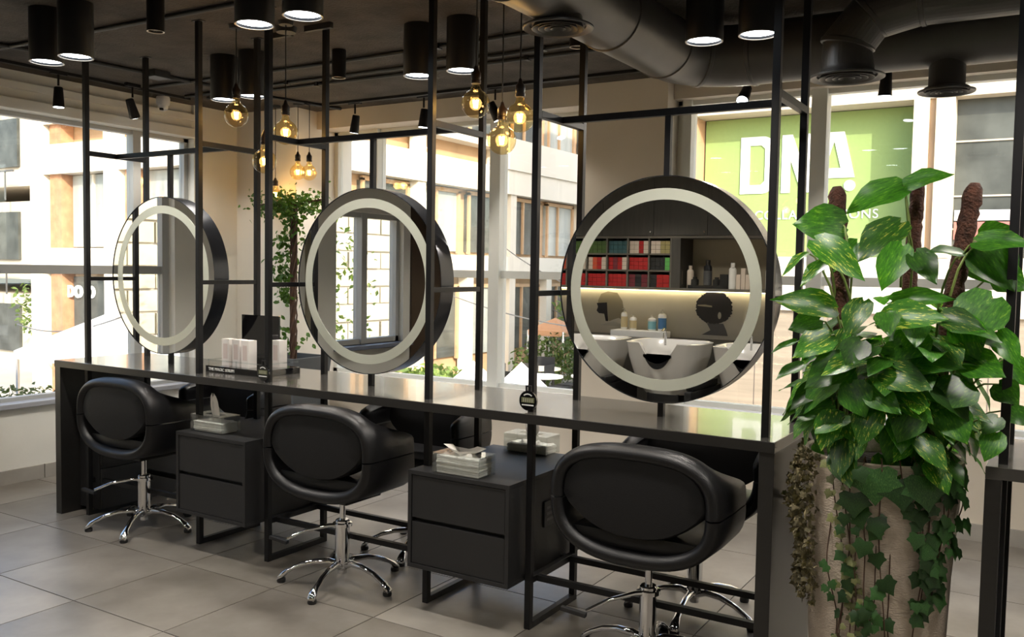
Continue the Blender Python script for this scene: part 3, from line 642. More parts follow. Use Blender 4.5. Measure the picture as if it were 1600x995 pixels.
for k in range(11):
    xa = -4.88+.555*k
    dr = part('door', wood, uc, lambda b: b.box(xa+.002, xa+.553, YS-.02, YS+.01, 1.825, 2.70, .002))
    part('knob', chrome, dr, lambda b: b.tube([(xa+.53, YS+.01, 1.86), (xa+.53, YS+.028, 1.86)], .008, 10))
part('carcass', wood, uc, lambda b: b.box(-4.88, 1.2, -5.28, YS-.022, 1.825, 2.70))
led = tag(MB().box(-4.88, 1.2, -5.24, -5.22, 1.272, 1.284).build('led_strip', ledstrip), 'warm glowing light strip under the wall shelving', 'lamp')
marb = mat('white_marble', (.60, .57, .52), .12, noise=.10, nscale=2, coat=.2)
sp_ = tag(MB().box(-4.88, 1.2, -5.295, -5.265, .80, 1.284).build('splashback', marb), 'glossy pale marble splashback above the black counter', 'splashback')
ct = thing('back_counter', (-3, -4.95, 0), 'dark counter under the splashback behind the wash basins', 'counter')
part('worktop', lam, ct, lambda b: b.box(-4.88, 1.2, -5.29, -4.62, .765, .80, .002)); part('front_board', wood, ct, lambda b: b.box(-4.88, 1.2, -4.66, -4.63, 0, .764))
# cubby contents
kinds = {'g': (.06, .12, .02), 't': (.03, .10, .11), 'r': (.40, .012, .012), 'w': (.62, .52, .42), 'o': (.55, .08, .03), 'k': (.02, .02, .02), 'y': (.35, .30, .12), 'm': (.16, .02, .03), 'l': (.12, .45, .10)}
grid = {(0, 0): 'yyww', (0, 1): 'wrww', (0, 2): 'tttt', (0, 3): 'gggg', (0, 4): 'gggg', (0, 5): 'wwgg', (0, 6): 'tttt', (0, 7): 'wgwg',
        (1, 0): 'lkkk', (1, 1): 'rrrr', (1, 2): 'wrmr', (1, 3): 'wrow', (1, 4): 'wwrr', (1, 5): 'oorr', (1, 6): 'rrrr', (1, 7): 'kkww',
        (2, 0): 'rrk', (2, 1): 'mkm', (2, 2): 'rrrr', (2, 3): 'rrrr', (2, 4): 'rrrr', (2, 5): 'rrrr', (2, 6): 'rrrr', (2, 7): 'mmrr'}
cn = {'g': 'dark green', 't': 'teal', 'r': 'red', 'w': 'cream', 'o': 'orange', 'k': 'black', 'y': 'yellow', 'm': 'dark red', 'l': 'bright green'}
rn = ['top', 'middle', 'bottom']; on_ = ['first', 'second', 'third', 'fourth', 'fifth', 'sixth', 'seventh', 'eighth']
proto = {}
for (r_, c_), s_ in grid.items():
    z0 = zs[2-r_]+.008; xa = xs[c_+1]+.012 if c_+1 < len(xs) else None
    if xa is None: continue
    wid = cw-.03; bw = wid/len(s_)
    for i, ch_ in enumerate(s_[::-1]):
        key = (ch_, len(s_)); rows_ = 3
        for k in range(rows_):
            if key not in proto:
                proto[key] = MB().box(0, bw-.002, 0, .16, 0, .040, .001).build('colour_box', mat('box_'+cn[ch_].replace(' ', '_'), kinds[ch_], .45)); o = proto[key]
            else: o = proto[key].copy(); COL.objects.link(o)
            o.location = (xa+i*bw, YS-.185, z0+k*.042)
            tag(o, '%s hair colour box, %s of %s stack, %s-row cubby %s from open shelf' % (cn[ch_], ('bottom', 'middle', 'top')[k], on_[i], rn[r_], on_[c_]), 'box', '%s boxes, %s row, %s cubby' % (cn[ch_], rn[r_], on_[c_]))
# bottles
def bottle(x, y, z, r, h, m, lab, pump=True, capm=None, lbl=None, grp='bottles on the back shelf and counter', name='bottle'):
    c = thing(name, (x, y, z), lab, 'bottle' if name == 'bottle' else 'jar', grp); P = (x, y, z)
    part('body', m, c, lambda b: b.lathe([(0, 0), (r, 0), (r, .01), (r, h*.74), (r*.8, h*.80), (r*.4, h*.84), (0, h*.84)], 20, P), True)
    part('cap', capm or m, c, lambda b: b.lathe([(0, h*.84), (r*.4, h*.84), (r*.4, h*.9), (r*.14, h*.91), (r*.14, h), (0, h)] if pump else [(0, h*.80), (r*.55, h*.80), (r*.55, h), (0, h)], 14, P), True)
    if pump: part('nozzle', capm or m, c, lambda b: b.box(x-.006, x+.006, y, y+.04, z+h*.97, z+h, .002))
    if lbl: part('paper_label', lbl, c, lambda b: b.lathe([(r+.0006, h*.12), (r+.0006, h*.62)], 20, P), True)
cream = mat('cream_bottle', (.62, .52, .42), .35); blk = mat('black_bottle', (.012, .012, .012), .25); blue = mat('blue_label', (.06, .16, .32), .5); cyanl = mat('cyan_label', (.20, .42, .46), .5); wht = mat('white_bottle', (.7, .68, .63), .3); tan = mat('tan_label', (.52, .42, .24), .5)
zz = 1.313
bottle(-2.965, -4.97, zz, .035, .27, cream, 'tall cream pump bottle on the open shelf beside the cubbies', lbl=mat('pink_label', (.6, .42, .33), .5))
bottle(-2.87, -5.03, zz, .033, .22, cream, 'shorter cream bottle behind the tall pump bottle', False)
bottle(-2.80, -4.97, zz, .038, .11, blk, 'squat black jar left of the tall black bottle', False, name='jar')
bottle(-2.675, -4.98, zz, .04, .275, blk, 'tall black square-shouldered bottle in the middle of the open shelf', False, lbl=mat('grey_label', (.07, .07, .07), .5))
bottle(-2.58, -4.97, zz, .038, .11, blk, 'squat black jar right of the tall black bottle', False, name='jar')
tag(MB().box(-2.545, -2.47, -5.05, -4.95, zz, zz+.14, .003).build('black_carton', blk), 'black carton on the open shelf between jars and cream bottles', 'box')
tag(MB().box(-2.86, -2.50, -4.945, -4.935, zz, zz+.03).build('shelf_lip', blk), 'low black tray edge in front of the black jars', 'tray')
bottle(-2.43, -4.98, zz, .036, .25, wht, 'white bottle with tall cap right of the black carton', False)
for i, (x, h) in enumerate([(-2.365, .14), (-2.32, .20), (-2.275, .14)]):
    tag(MB().box(x-.02, x+.02, -4.99, -4.95, zz, zz+h, .001).build('slim_carton', cream), 'slim cream carton beside the white bottle, %s of three' % ('left', 'tallest', 'right')[i], 'box', 'slim cream cartons')
bottle(-2.08, -4.97, zz, .03, .24, wht, 'white bottle at the far right of the open shelf', False)
bottle(-2.18, -4.99, zz, .03, .14, mat('brown_bottle', (.15, .07, .03), .3), 'short brown bottle at the right of the open shelf', False)
wb = tag(MB().box(-3.70, -3.12, -5.18, -4.98, .80, .862, .004).build('white_drawer_box', white), 'low white box on the back counter carrying four bottles', 'box')
bottle(-3.60, -5.10, .862, .034, .22, wht, 'taller tan-labelled bottle on the white counter box', lbl=tan)
bottle(-3.50, -5.10, .862, .036, .16, wht, 'shorter tan-labelled bottle on the white counter box', lbl=tan)
bottle(-3.29, -5.10, .862, .042, .16, wht, 'short bottle with pale blue label on the white counter box', lbl=cyanl)
bottle(-3.18, -5.10, .862, .042, .22, wht, 'tall bottle with blue label on the white counter box', lbl=blue)
# printed hair motifs on the splashback
def flat(pts, m, parent, name, y=-5.264): return MB().prism(pts, y, y+.0012).build(name, m, parent)
ink = mat('print_black', (.010, .009, .014), .3); taup = mat('print_taupe', (.30, .27, .21), .35); inkg = mat('print_grey', (.10, .10, .11), .4)
rd = random.Random(3)
def blob(cx, cz, rx, rz, n, j): return [(cx+rx*(1+rd.uniform(-j, j))*math.cos(2*PI*i/n), cz+rz*(1+rd.uniform(-j, j))*math.sin(2*PI*i/n)) for i in range(n)]
for cxx, lab in ((-2.70, 'printed picture of a head with a round dark afro on the splashback'), ):
    p = thing('wall_print', (cxx, -5.264, 1.0), lab, 'picture', 'pictures printed on the splashback')
    flat(blob(cxx, 1.115, .19, .165, 90, .06), ink, p, 'hair'); flat([(cxx-.07, .96), (cxx+.10, .96), (cxx+.13, .90), (cxx+.15, .84), (cxx-.12, .84), (cxx-.03, .89)], inkg, p, 'shoulders')
    flat([(cxx-.17, 1.13), (cxx-.02, 1.12), (cxx-.02, 1.135), (cxx-.09, 1.145), (cxx-.17, 1.14)], taup, p, 'hair_band', -5.2627); flat(blob(cxx+.06, 1.04, .018, .035, 14, 0), mat('print_pale', (.5, .48, .45), .4), p, 'earring', -5.2627)
p = thing('wall_print', (-3.86, -5.264, 1.0), 'printed picture of a profile with straight taupe hair on the splashback', 'picture', 'pictures printed on the splashback')
flat([(-3.99, 1.02), (-3.985, 1.15), (-3.95, 1.22), (-3.87, 1.25), (-3.76, 1.235), (-3.70, 1.15), (-3.67, 1.0), (-3.69, .95), (-3.74, .97), (-3.80, .95), (-3.85, .93), (-3.90, 1.0)], taup, p, 'hair')
flat([(-4.00, 1.12), (-3.88, 1.13), (-3.87, 1.0), (-3.86, .93), (-3.89, .93), (-3.91, 1.01), (-3.97, 1.01), (-4.00, 1.04), (-3.985, 1.08)], ink, p, 'face', -5.2627)
flat([(-3.95, .885), (-3.68, .88), (-3.72, .91), (-3.80, .93), (-3.86, .92), (-3.90, .90)], mat('print_pale', (.5, .48, .45), .4), p, 'shoulders')
# wash basins
def basin(xc, lab):
    c = thing('wash_basin', (xc, -4.05, 0), lab, 'wash basin', 'white wash basins')
    b = MB(); n = 40
    def loop(hx, hy, z, p=4.5, cy_=-4.05):
        o = []
        for i in range(n):
            a = 2*PI*i/n; cs, sn = math.cos(a), math.sin(a); r = (abs(cs)**p+abs(sn)**p)**(-1/p)
            x, y = hx*r*cs, hy*r*sn; zz_ = z
            if y > 0 and abs(x) < .13 and z > .6: zz_ = z-.19*(1-(abs(x)/.13)**2)**.5*(1 if y > hy*.7 else .3)
            o.append((xc+x, cy_+y, zz_))
        return o
    L_ = [loop(.20, .16, .40, 3), loop(.27, .22, .52), loop(.325, .27, .72), loop(.345, .285, .835), loop(.35, .29, .85), loop(.335, .275, .856), loop(.315, .255, .845), loop(.27, .20, .72, 3), loop(.16, .12, .62, 2.4), loop(.03, .03, .60, 2)]
    v = [q for l in L_ for q in l]; f = [(i*n+j, i*n+(j+1) % n, (i+1)*n+(j+1) % n, (i+1)*n+j) for i in range(len(L_)-1) for j in range(n)]; f.append(tuple(range(n))); f.append(tuple((len(L_)-1)*n+j for j in range(n)))
    b.add(v, f).build('bowl', ceramic, c, True, angle=60)
    pts_ = [(xc-.125+.25*k/16, .63+.125*abs(2*k/16-1)**2.2) for k in range(17)]+[(xc+.125-.25*k/16, .735-.055*(1-(2*k/16-1)**2)) for k in range(17)]
    part('neck_rest', leather, c, lambda b: b.prism(pts_, -3.81, -3.745), True, angle=30)
    part('pedestal', plast, c, lambda b: b.box(xc-.15, xc+.15, -4.2, -3.9, 0, .41, .02))
    part('tap', chrome, c, lambda b: b.tube([(xc-.12, -4.24, .80), (xc-.12, -4.24, .92), (xc-.12, -4.20, .95), (xc-.12, -4.14, .93)], .011, 10), True)
for x, lab in ((-4.26, 'white wash basin nearest the left wall, seen in the mirrors'), (-3.47, 'white wash basin at the left edge of the mirror reflection'), (-2.68, 'white wash basin in the centre of the right-hand mirror'), (-1.89, 'white wash basin at the right edge of the mirror reflection')): basin(x, lab)
for x in (-3.075, -2.285, -3.86):
    c = thing('backwash_seat', (x, -3.9, 0), 'dark seat block between two wash basins, %s' % {-3.075: 'left of the centre basin', -2.285: 'right of the centre basin', -3.86: 'farthest left'}[x], 'seat', 'seat blocks between the basins')
    part('base', plast, c, lambda b: b.box(x-.03, x+.03, -4.2, -3.45, 0, .5, .01)); part('cushion', leather, c, lambda b: b.box(x-.035, x+.035, -4.1, -3.5, .5, .56, .012), True)
# ================================================================== POTTED POTHOS WITH IVY
def leafmesh(kind, name, m, L_=1.0, seed=0):
    rd = random.Random(seed)
    if kind == 'heart':
        ws = [(0, .06), (.08, .52), (.24, .70), (.42, .72), (.60, .58), (.78, .34), (.92, .11), (1.0, .0)]; nu = 4; v = []
        for u, w in ws:
            w *= .5
            for j in range(-2, 3):
                t = j/2; lobe = -.10*abs(t)**1.5 if u < .05 else (-.07*abs(t) if u < .12 else 0)
                z = -.16*u*u+.10*abs(t)**1.3*w*2-.03*math.sin(u*9+seed)*abs(t)+rd.uniform(-.006, .006)
                v.append((w*t*(1+.5*(u < .05)*3), u+lobe, z))
        f = [(i*5+j, i*5+j+1, (i+1)*5+j+1, (i+1)*5+j) for i in range(len(ws)-1) for j in range(4)]
    else:  # five-lobed ivy
        o = [(0, .06), (.26, -.04), (.44, .08), (.42, .28), (.54, .46), (.34, .56), (.16, .76), (0, 1.0), (-.16, .76), (-.34, .56), (-.54, .46), (-.42, .28), (-.44, .08), (-.26, -.04)]
        v = [(0, .38, .05)]+[(x, y, -.10*(abs(x)+max(0, y-.6))) for x, y in o]; n = len(o)
        f = [(0, 1+i, 1+(i+1) % n) for i in range(n)]
    me = bpy.data.meshes.new(name); me.from_pydata([(x*L_, y*L_, z*L_) for x, y, z in v], [], f); me.materials.append(m)
    me.polygons.foreach_set('use_smooth', [True]*len(me.polygons)); me.update(); return me
def orient(base, tip, facing):
    y = (Vector(tip)-Vector(base)).normalized(); n = Vector(facing); n = (n-y*n.dot(y))
    if n.length < 1e-3: n = Vector((0, 0, 1))-y*y.z
    n.normalize(); x = y.cross(n)
    return Matrix((x, y, n)).transposed()
PC = Vector((-.235, .05, 0))
pl = thing('potted_plant', PC, 'tall pale stone planter overflowing with pothos on three coir poles and trailing ivy', 'plant')
part('pot', potm, pl, lambda b: b.lathe([(0, 0), (.195, 0), (.205, .01), (.222, .5), (.246, .86), (.250, .885), (.244, .89), (.232, .885), (.222, .84), (.0, .83)], 64, tuple(PC)), True, angle=50)
part('soil', soil, pl, lambda b: b.lathe([(.224, .842), (.12, .855), (0, .85)], 30, tuple(PC)), True)
def pole(p0, p1, r=.028):
    p0, p1 = Vector(p0), Vector(p1); n = 60; rd = random.Random(int(p0.x*999)); pts = [p0.lerp(p1, i/n)+Vector((rd.uniform(-.002, .002), rd.uniform(-.002, .002), 0)) for i in range(n+1)]
    R_ = [r*(1+rd.uniform(-.09, .09)) for _ in pts]; R_[-1] = r*.5; R_[-2] = r*.85
    o = part('moss_pole', moss, pl, lambda b: b.tube(pts, R_, 14), True, angle=180)
pole((-.335, -.02, .84), (-.405, .02, 1.765)); pole((-.215, .18, .84), (-.185, .26, 1.80), .024); pole((-.12, .08, .84), (.005, .05, 1.765))
KEY = [(-0.218, 0.16, 1.774, -0.373, 0.02, 1.699, 0.116, 5, 0.5), (-0.218, 0.16, 1.774, -0.074, 0.1, 1.815, 0.078, 5, 0.6), (-0.371, -0.02, 1.634, -0.518, -0.08, 1.645, 0.139, 5, 0.3), (-0.207, 0.05, 1.644, -0.316, -0.08, 1.536, 0.13, 0, 0.5), (-0.441, -0.1, 1.583, -0.273, -0.18, 1.471, 0.104, 1, 0.6), (-0.407, -0.1, 1.514, -0.462, -0.2, 1.447, 0.054, 0, 0.5), (-0.469, -0.08, 1.541, -0.523, -0.2, 1.479, 0.034, 1, 0.8), (-0.375, -0.1, 1.361, -0.526, -0.25, 1.401, 0.104, 2, 0.5), (-0.42, -0.1, 1.322, -0.505, -0.15, 1.295, 0.088, 5, 0.3), (-0.229, -0.12, 1.337, -0.042, -0.22, 1.364, 0.112, 1, 0.6), (-0.055, -0.16, 1.352, 0.065, -0.24, 1.331, 0.077, 2, 0.6), (-0.208, -0.05, 1.391, -0.033, -0.12, 1.417, 0.073, 5, 0.5), (0.03, 0.05, 1.567, 0.128, -0.05, 1.448, 0.148, 5, 0.3), (0.021, 0.02, 1.58, 0.159, -0.1, 1.583, 0.084, 4, 0.5), (0.03, 0.08, 1.59, 0.106, 0.05, 1.632, 0.093, 5, 0.2), (0.005, 0.12, 1.528, 0.055, 0.05, 1.461, 0.091, 5, 0.2), (-0.183, -0.05, 1.564, -0.24, -0.1, 1.431, 0.109, 4, 0.3), (-0.012, -0.08, 1.54, -0.094, -0.16, 1.559, 0.058, 4, 1.2), (-0.145, -0.06, 1.545, -0.074, -0.15, 1.463, 0.088, 5, 0.9), (-0.225, -0.2, 1.065, -0.257, -0.26, 0.955, 0.102, 1, 0.4), (-0.353, -0.18, 1.034, -0.371, -0.24, 0.924, 0.085, 2, 0.3), (0.022, -0.12, 1.15, -0.047, -0.2, 1.091, 0.127, 5, 0.4), (-0.165, -0.16, 1.125, -0.06, -0.24, 1.046, 0.087, 0, 0.5), (-0.242, -0.2, 1.117, -0.144, -0.26, 1.07, 0.087, 5, 0.5), (-0.389, -0.1, 1.123, -0.484, -0.2, 1.046, 0.084, 4, 0.7), (-0.37, -0.12, 1.051, -0.459, -0.2, 1.011, 0.079, 5, 0.7), (-0.212, -0.12, 1.216, 0.004, -0.22, 1.222, 0.128, 4, 0.5), (-0.206, -0.18, 1.175, -0.067, -0.26, 1.153, 0.106, 1, 0.5), (-0.316, -0.16, 1.204, -0.425, -0.25, 1.123, 0.117, 5, 0.5), (-0.374, -0.14, 1.276, -0.464, -0.24, 1.22, 0.103, 0, 0.6), (-0.27, -0.2, 1.267, -0.307, -0.25, 1.203, 0.099, 4, 0.4), (0.009, -0.08, 1.223, 0.114, -0.16, 1.193, 0.109, 4, 0.5), (0.074, -0.02, 1.407, -0.013, -0.1, 1.29, 0.164, 4, 0.3), (-0.463, -0.12, 1.174, -0.529, -0.2, 1.142, 0.055, 4, 1.4), (-0.487, -0.12, 1.25, -0.546, -0.2, 1.225, 0.029, 4, 1.2), (0.089, -0.03, 1.305, 0.153, -0.1, 1.216, 0.078, 5, 0.4), (0.129, 0.03, 1.064, 0.181, -0.02, 1.033, 0.071, 5, 0.5), (0.101, -0.06, 1.003, 0.079, -0.12, 0.928, 0.077, 5, 0.3), (0.104, -0.05, 1.048, 0.068, -0.1, 1.005, 0.066, 5, 0.3), (-0.107, -0.15, 1.299, -0.169, -0.2, 1.221, 0.117, 4, 0.4), (-0.054, -0.13, 1.262, -0.113, -0.2, 1.166, 0.116, 5, 0.4), (-0.281, -0.12, 1.39, -0.319, -0.2, 1.291, 0.093, 0, 0.5), (-0.009, -0.08, 1.339, 0.05, -0.12, 1.229, 0.109, 4, 0.4), (-0.295, -0.2, 1.132, -0.245, -0.25, 1.044, 0.108, 5, 0.4), (-0.109, -0.2, 1.07, -0.153, -0.24, 0.974, 0.108, 4, 0.4), (-0.028, -0.14, 1.07, 0.032, -0.2, 0.989, 0.108, 4, 0.4), (-0.329, 0.0, 1.576, -0.394, -0.06, 1.49, 0.084, 4, 0.4), (0.079, 0.1, 1.478, 0.152, 0.05, 1.44, 0.101, 5, 0.3), (0.107, 0.1, 1.216, 0.173, 0.05, 1.145, 0.089, 5, 0.3), (0.098, 0.0, 1.144, 0.153, -0.05, 1.096, 0.087, 4, 0.4)]
hm = [leafmesh('heart', 'leaf', pothos, 1, s) for s in range(4)]+[leafmesh('heart', 'leaf', pothosd, 1, s) for s in (5, 6)]
def putleaf(base, tip, wd, me, parent, facing, nm='leaf'):
    o = bpy.data.objects.new(nm, me); COL.objects.link(o); o.parent = parent
    L_ = (Vector(tip)-Vector(base)).length; Rm = orient(base, tip, facing)
    o.matrix_local = Matrix.Translation(Vector(base)-parent.location) @ Rm.to_4x4() @ Matrix.Diagonal((wd/.72, L_, L_, 1)); return o
stb = MB(); rd = random.Random(11)
def stalk(p, rootz=None, r=.0035):
    p = Vector(p); s = min([Vector((-.36, 0, 0)), Vector((-.2, .2, 0)), Vector((-.07, .06, 0))], key=lambda q: (q.x-p.x)**2)
    root = Vector((s.x+rd.uniform(-.03, .03), s.y+rd.uniform(-.04, .02), max(.86, p.z-rd.uniform(.12, .3))))
    m_ = (root+p)/2+Vector((0, -.02, .05)); stb.tube([root, (root+m_)/2+Vector((0, 0, .02)), m_, (m_+p)/2+Vector((0, 0, .012)), p], [r*1.3, r*1.2, r, r*.9, r*.7], 6)
for (bx, by, bz, tx, ty, tz, w, k, fy) in KEY:
    putleaf((bx, by, bz), (tx, ty, tz), w, hm[k], pl, (rd.uniform(-.15, .15), -1, fy)); stalk((bx, by, bz))
for i in range(120):
    a = rd.uniform(0, 2*PI); e = rd.uniform(-.35, 1.0); rr = rd.uniform(.45, 1)
    z = 1.13+.30*e*rr; rad = .30*rr*math.sqrt(max(.1, 1-(max(0, e)*.75)**2))
    base = Vector((PC.x+.02+rad*math.cos(a)*.85, PC.y+rad*math.sin(a)*.9, z))
    out = Vector((math.cos(a), math.sin(a), 0)); L_ = rd.uniform(.09, .16)
    tip = base+(out*rd.uniform(.5, 1)+Vector((rd.uniform(-.4, .4), rd.uniform(-.4, .4), rd.uniform(-.75, .1)))).normalized()*L_
    putleaf(base, tip, L_*rd.uniform(.6, .78), hm[rd.choice([0, 1, 2, 4, 5, 4, 5])], pl, (out.x*.6, out.y*.6-.2, .8))
    if i % 2 == 0: stalk(base)
for i in range(70):
    a = rd.uniform(-PI, .6) if i < 52 else rd.uniform(0, 2*PI); rr = rd.uniform(.17, .27); z = rd.uniform(.90, 1.12)
    base = Vector((PC.x+rr*math.cos(a), PC.y+rr*math.sin(a), z)); out = Vector((math.cos(a), math.sin(a), 0)); L_ = rd.uniform(.08, .135)
    tip = base+(out*rd.uniform(.2, .8)+Vector((rd.uniform(-.5, .5), rd.uniform(-.3, .3), rd.uniform(-1, -.3)))).normalized()*L_
    putleaf(base, tip, L_*rd.uniform(.62, .8), hm[rd.choice([0, 1, 3, 4, 5])], pl, (out.x, out.y-.2, .7))
stb.build('stems', stemm, pl, True)['kind'] = 'stuff'
# trailing ivy
iv = leafmesh('ivy', 'ivy_leaf', ivym); ivp = leafmesh('ivy', 'ivy_leaf', ivyp)
vb = MB(); cnt = 0
def strand(a0, z0, z1, drift, n, me, smin, smax, out=.012, sway=.03):
    global cnt
    pts = []; m = 14
    for i in range(m+1):
        u = i/m; z = z0+(z1-z0)*u; r = .222+.028*min(1, max(0, (z-.5)/.36))+out+.012*math.sin(u*7+a0*3); a = a0+drift*u+sway*math.sin(u*5+a0*7)
        pts.append(Vector((PC.x+r*math.cos(a), PC.y+r*math.sin(a), z)))
    st = Vector((PC.x+.20*math.cos(a0), PC.y+.20*math.sin(a0), .875)); vb.tube([st, (st+pts[0])/2+Vector((0, 0, .03))]+pts, .0022, 5)
    for i in range(n):
        u = rd.uniform(.02, 1); p = pts[min(m, int(u*m))]; out_ = Vector((p.x-PC.x, p.y-PC.y, 0)).normalized(); sd = Vector((-out_.y, out_.x, 0)); s_ = rd.uniform(smin, smax)
        b_ = p+out_*rd.uniform(.0, .02)+sd*rd.uniform(-.02, .02); t_ = b_+(Vector((0, 0, -1))*rd.uniform(.5, 1)+sd*rd.uniform(-.8, .8)+out_*rd.uniform(.0, .35)).normalized()*s_
        putleaf(b_, t_, s_*.72, me, pl, out_+Vector((0, 0, .35)), 'ivy_leaf'); cnt += 1
D = math.radians
for a0, z0, z1, dr, n, me, a, b_ in [(-112, .88, .28, .1, 20, ivp, .02, .035), (-101, .86, .25, -.12, 9, iv, .03, .05), (-94, .88, .62, .1, 4, iv, .05, .075), (-82, .88, .35, .1, 6, iv, .04, .07), (-106, .86, .2, .15, 24, ivp, .018, .032),
    (-58, .9, .40, .2, 16, iv, .035, .065), (-46, .9, .30, -.1, 18, iv, .035, .065), (-36, .9, .45, .0, 18, iv, .035, .065), (-28, .88, .50, -.2, 16, iv, .035, .06), (-68, .88, .55, .3, 5, iv, .035, .06), (-18, .88, .6, .0, 14, iv, .035, .06),
    (-92, .50, .12, .1, 16, iv, .025, .045), (-84, .46, .12, -.1, 16, iv, .025, .045), (-72, .45, .12, .1, 14, iv, .025, .05), (-118, .6, .25, .1, 8, iv, .025, .04), (-98, .55, .15, .05, 16, ivp, .018, .03)]:
    strand(D(a0), z0, z1, dr, n, me, a, b_)
for a, z, s_ in ((-86, .885, .115), (-70, .86, .10), (-55, .87, .11), (-98, .80, .08)):
    o_ = Vector((math.cos(D(a)), math.sin(D(a)), 0)); b_ = PC+o_*.27+Vector((0, 0, z)); putleaf(b_, b_+Vector((.01, 0, -s_))+o_*.02, s_*.95, iv, pl, o_+Vector((0, 0, .3)), 'ivy_leaf')
vb.build('vines', vinem, pl, True)['kind'] = 'stuff'
# dry hanging mass at the left of the pot
db = MB(); im = iv
vv = [Vector(v.co) for v in iv.vertices]; ff = [tuple(p.vertices) for p in iv.polygons]
for i in range(900):
    a = D(rd.uniform(-190, -128)); u = rd.random(); z = .90-.50*u; r = .245+.045*math.sin(min(1, u*1.4)*PI)*rd.random()+.012
    b_ = PC+Vector((r*math.cos(a), r*math.sin(a), z)); s_ = rd.uniform(.012, .028)
    t_ = b_+Vector((rd.uniform(-1, 1), rd.uniform(-1, 1), rd.uniform(-1.3, .2))).normalized()*s_
    Rm = orient(b_, t_, (rd.uniform(-1, 1), rd.uniform(-1, .3), rd.uniform(-.5, 1)))
    db.add([Rm @ (v*s_)+b_ for v in vv], ff)
dm = db.build('dry_ivy', drym, pl); dm['kind'] = 'stuff'; dm['label'] = 'dry brownish hanging ivy mass'

# ================================================================== VINE TREE BY THE CORNER
T0 = Vector((-4.74, 1.84, 0))
tr = thing('vine_tree', T0, 'slim vine tree with flat leafy top in a dark square planter by the back corner', 'plant')
def plant_box(b):
    x, y = T0.x, T0.y; v = []
    for z, h in ((0, .13), (.74, .20), (.78, .205), (.78, .18), (.72, .175)): v += [(x-h, y-h, z), (x+h, y-h, z), (x+h, y+h, z), (x-h, y+h, z)]
    f = [(i*4+j, i*4+(j+1) % 4, (i+1)*4+(j+1) % 4, (i+1)*4+j) for i in range(4) for j in range(4)]+[(0, 1, 2, 3), (16, 17, 18, 19)]; b.add(v, f)
part('planter', potd, tr, plant_box); part('soil', soil, tr, lambda b: b.box(T0.x-.172, T0.x+.172, T0.y-.172, T0.y+.172, .70, .735))
part('trunk', vinem, tr, lambda b: b.tube([(T0.x, T0.y, .72), (T0.x-.01, T0.y, 1.2), (T0.x, T0.y+.01, 1.6), (T0.x+.01, T0.y, 1.93)], .018, 10), True)
def vines(b):
    for k in range(5):
        a0 = k*1.3; b.tube([(T0.x+.026*math.cos(a0+u*1.1), T0.y+.026*math.sin(a0+u*1.1), .73+.12*u) for u in range(11)], .006, 6)
    b.tube([(T0.x-.42, T0.y, 1.93), (T0.x-.2, T0.y, 1.95), (T0.x, T0.y, 1.93), (T0.x+.28, T0.y, 1.96)], .008, 6)
part('twining_stems', vinem, tr, vines, True)
lb = MB(); rt_ = random.Random(5)
def tiny(c_, s_):
    d = Vector((rt_.uniform(-1, 1), rt_.uniform(-1, 1), rt_.uniform(-1, .4))).normalized(); Rm = orient(c_, c_+d, (rt_.uniform(-.6, .6), -1, rt_.uniform(-.2, .9)))
    lb.add([Rm @ Vector(p)*s_+c_ for p in ((0, 0, 0), (.3, .35, .05), (.26, .7, 0), (0, 1, -.1), (-.26, .7, 0), (-.3, .35, .05))], [(0, 1, 2, 3), (0, 3, 4, 5)])
for i in range(950):
    x = T0.x+rt_.triangular(-.46, .33, -.05); z = 1.94+rt_.gauss(0, .045)-.03*abs(x-T0.x); y = T0.y+rt_.gauss(0, .07); tiny(Vector((x, y, z)), rt_.uniform(.025, .045))
for zc, n, off in ((1.80, 60, -.02), (1.66, 60, -.10), (1.55, 50, -.09), (1.44, 60, -.11), (1.34, 60, -.12), (1.24, 60, -.08), (.98, 20, -.07), (.86, 45, -.10), (.90, 8, .09), (1.70, 16, .06)):
    for i in range(n): tiny(Vector((T0.x+off+rt_.gauss(0, .045), T0.y+rt_.gauss(0, .04), zc+rt_.gauss(0, .035))), rt_.uniform(.032, .058))
lf = lb.build('foliage', figm, tr); lf['kind'] = 'stuff'

# ================================================================== OUTSIDE
stone = mat('pale_render', (.50, .44, .35), .8, noise=.06, nscale=1.5); stonew = mat('white_render', (.62, .57, .48), .8, noise=.04, nscale=1); timber = mat('warm_cladding', (.46, .30, .17), .7, noise=.12, nscale=2)
brick = mat('brick_pilaster', (.42, .22, .12), .8, noise=.2, nscale=6); dglass = mat('dark_building_glass', (.07, .075, .07), .3, spec=.25, noise=.4, nscale=2); lglass = mat('curtained_glass', (.32, .34, .32), .25, noise=.2, nscale=3, stretch=(1, 1, .2))
paving = mat('outdoor_paving', (.48, .44, .38), .85, noise=.1, nscale=.6); green = leafmat('hedge_leaf', (.05, .09, .02), (.14, .20, .05), (.35, .36, .12), .6, .3, 3)
gd = struct(MB().box(-70, 40, -40, 80, -2.45, -2.25).build('ground', paving))
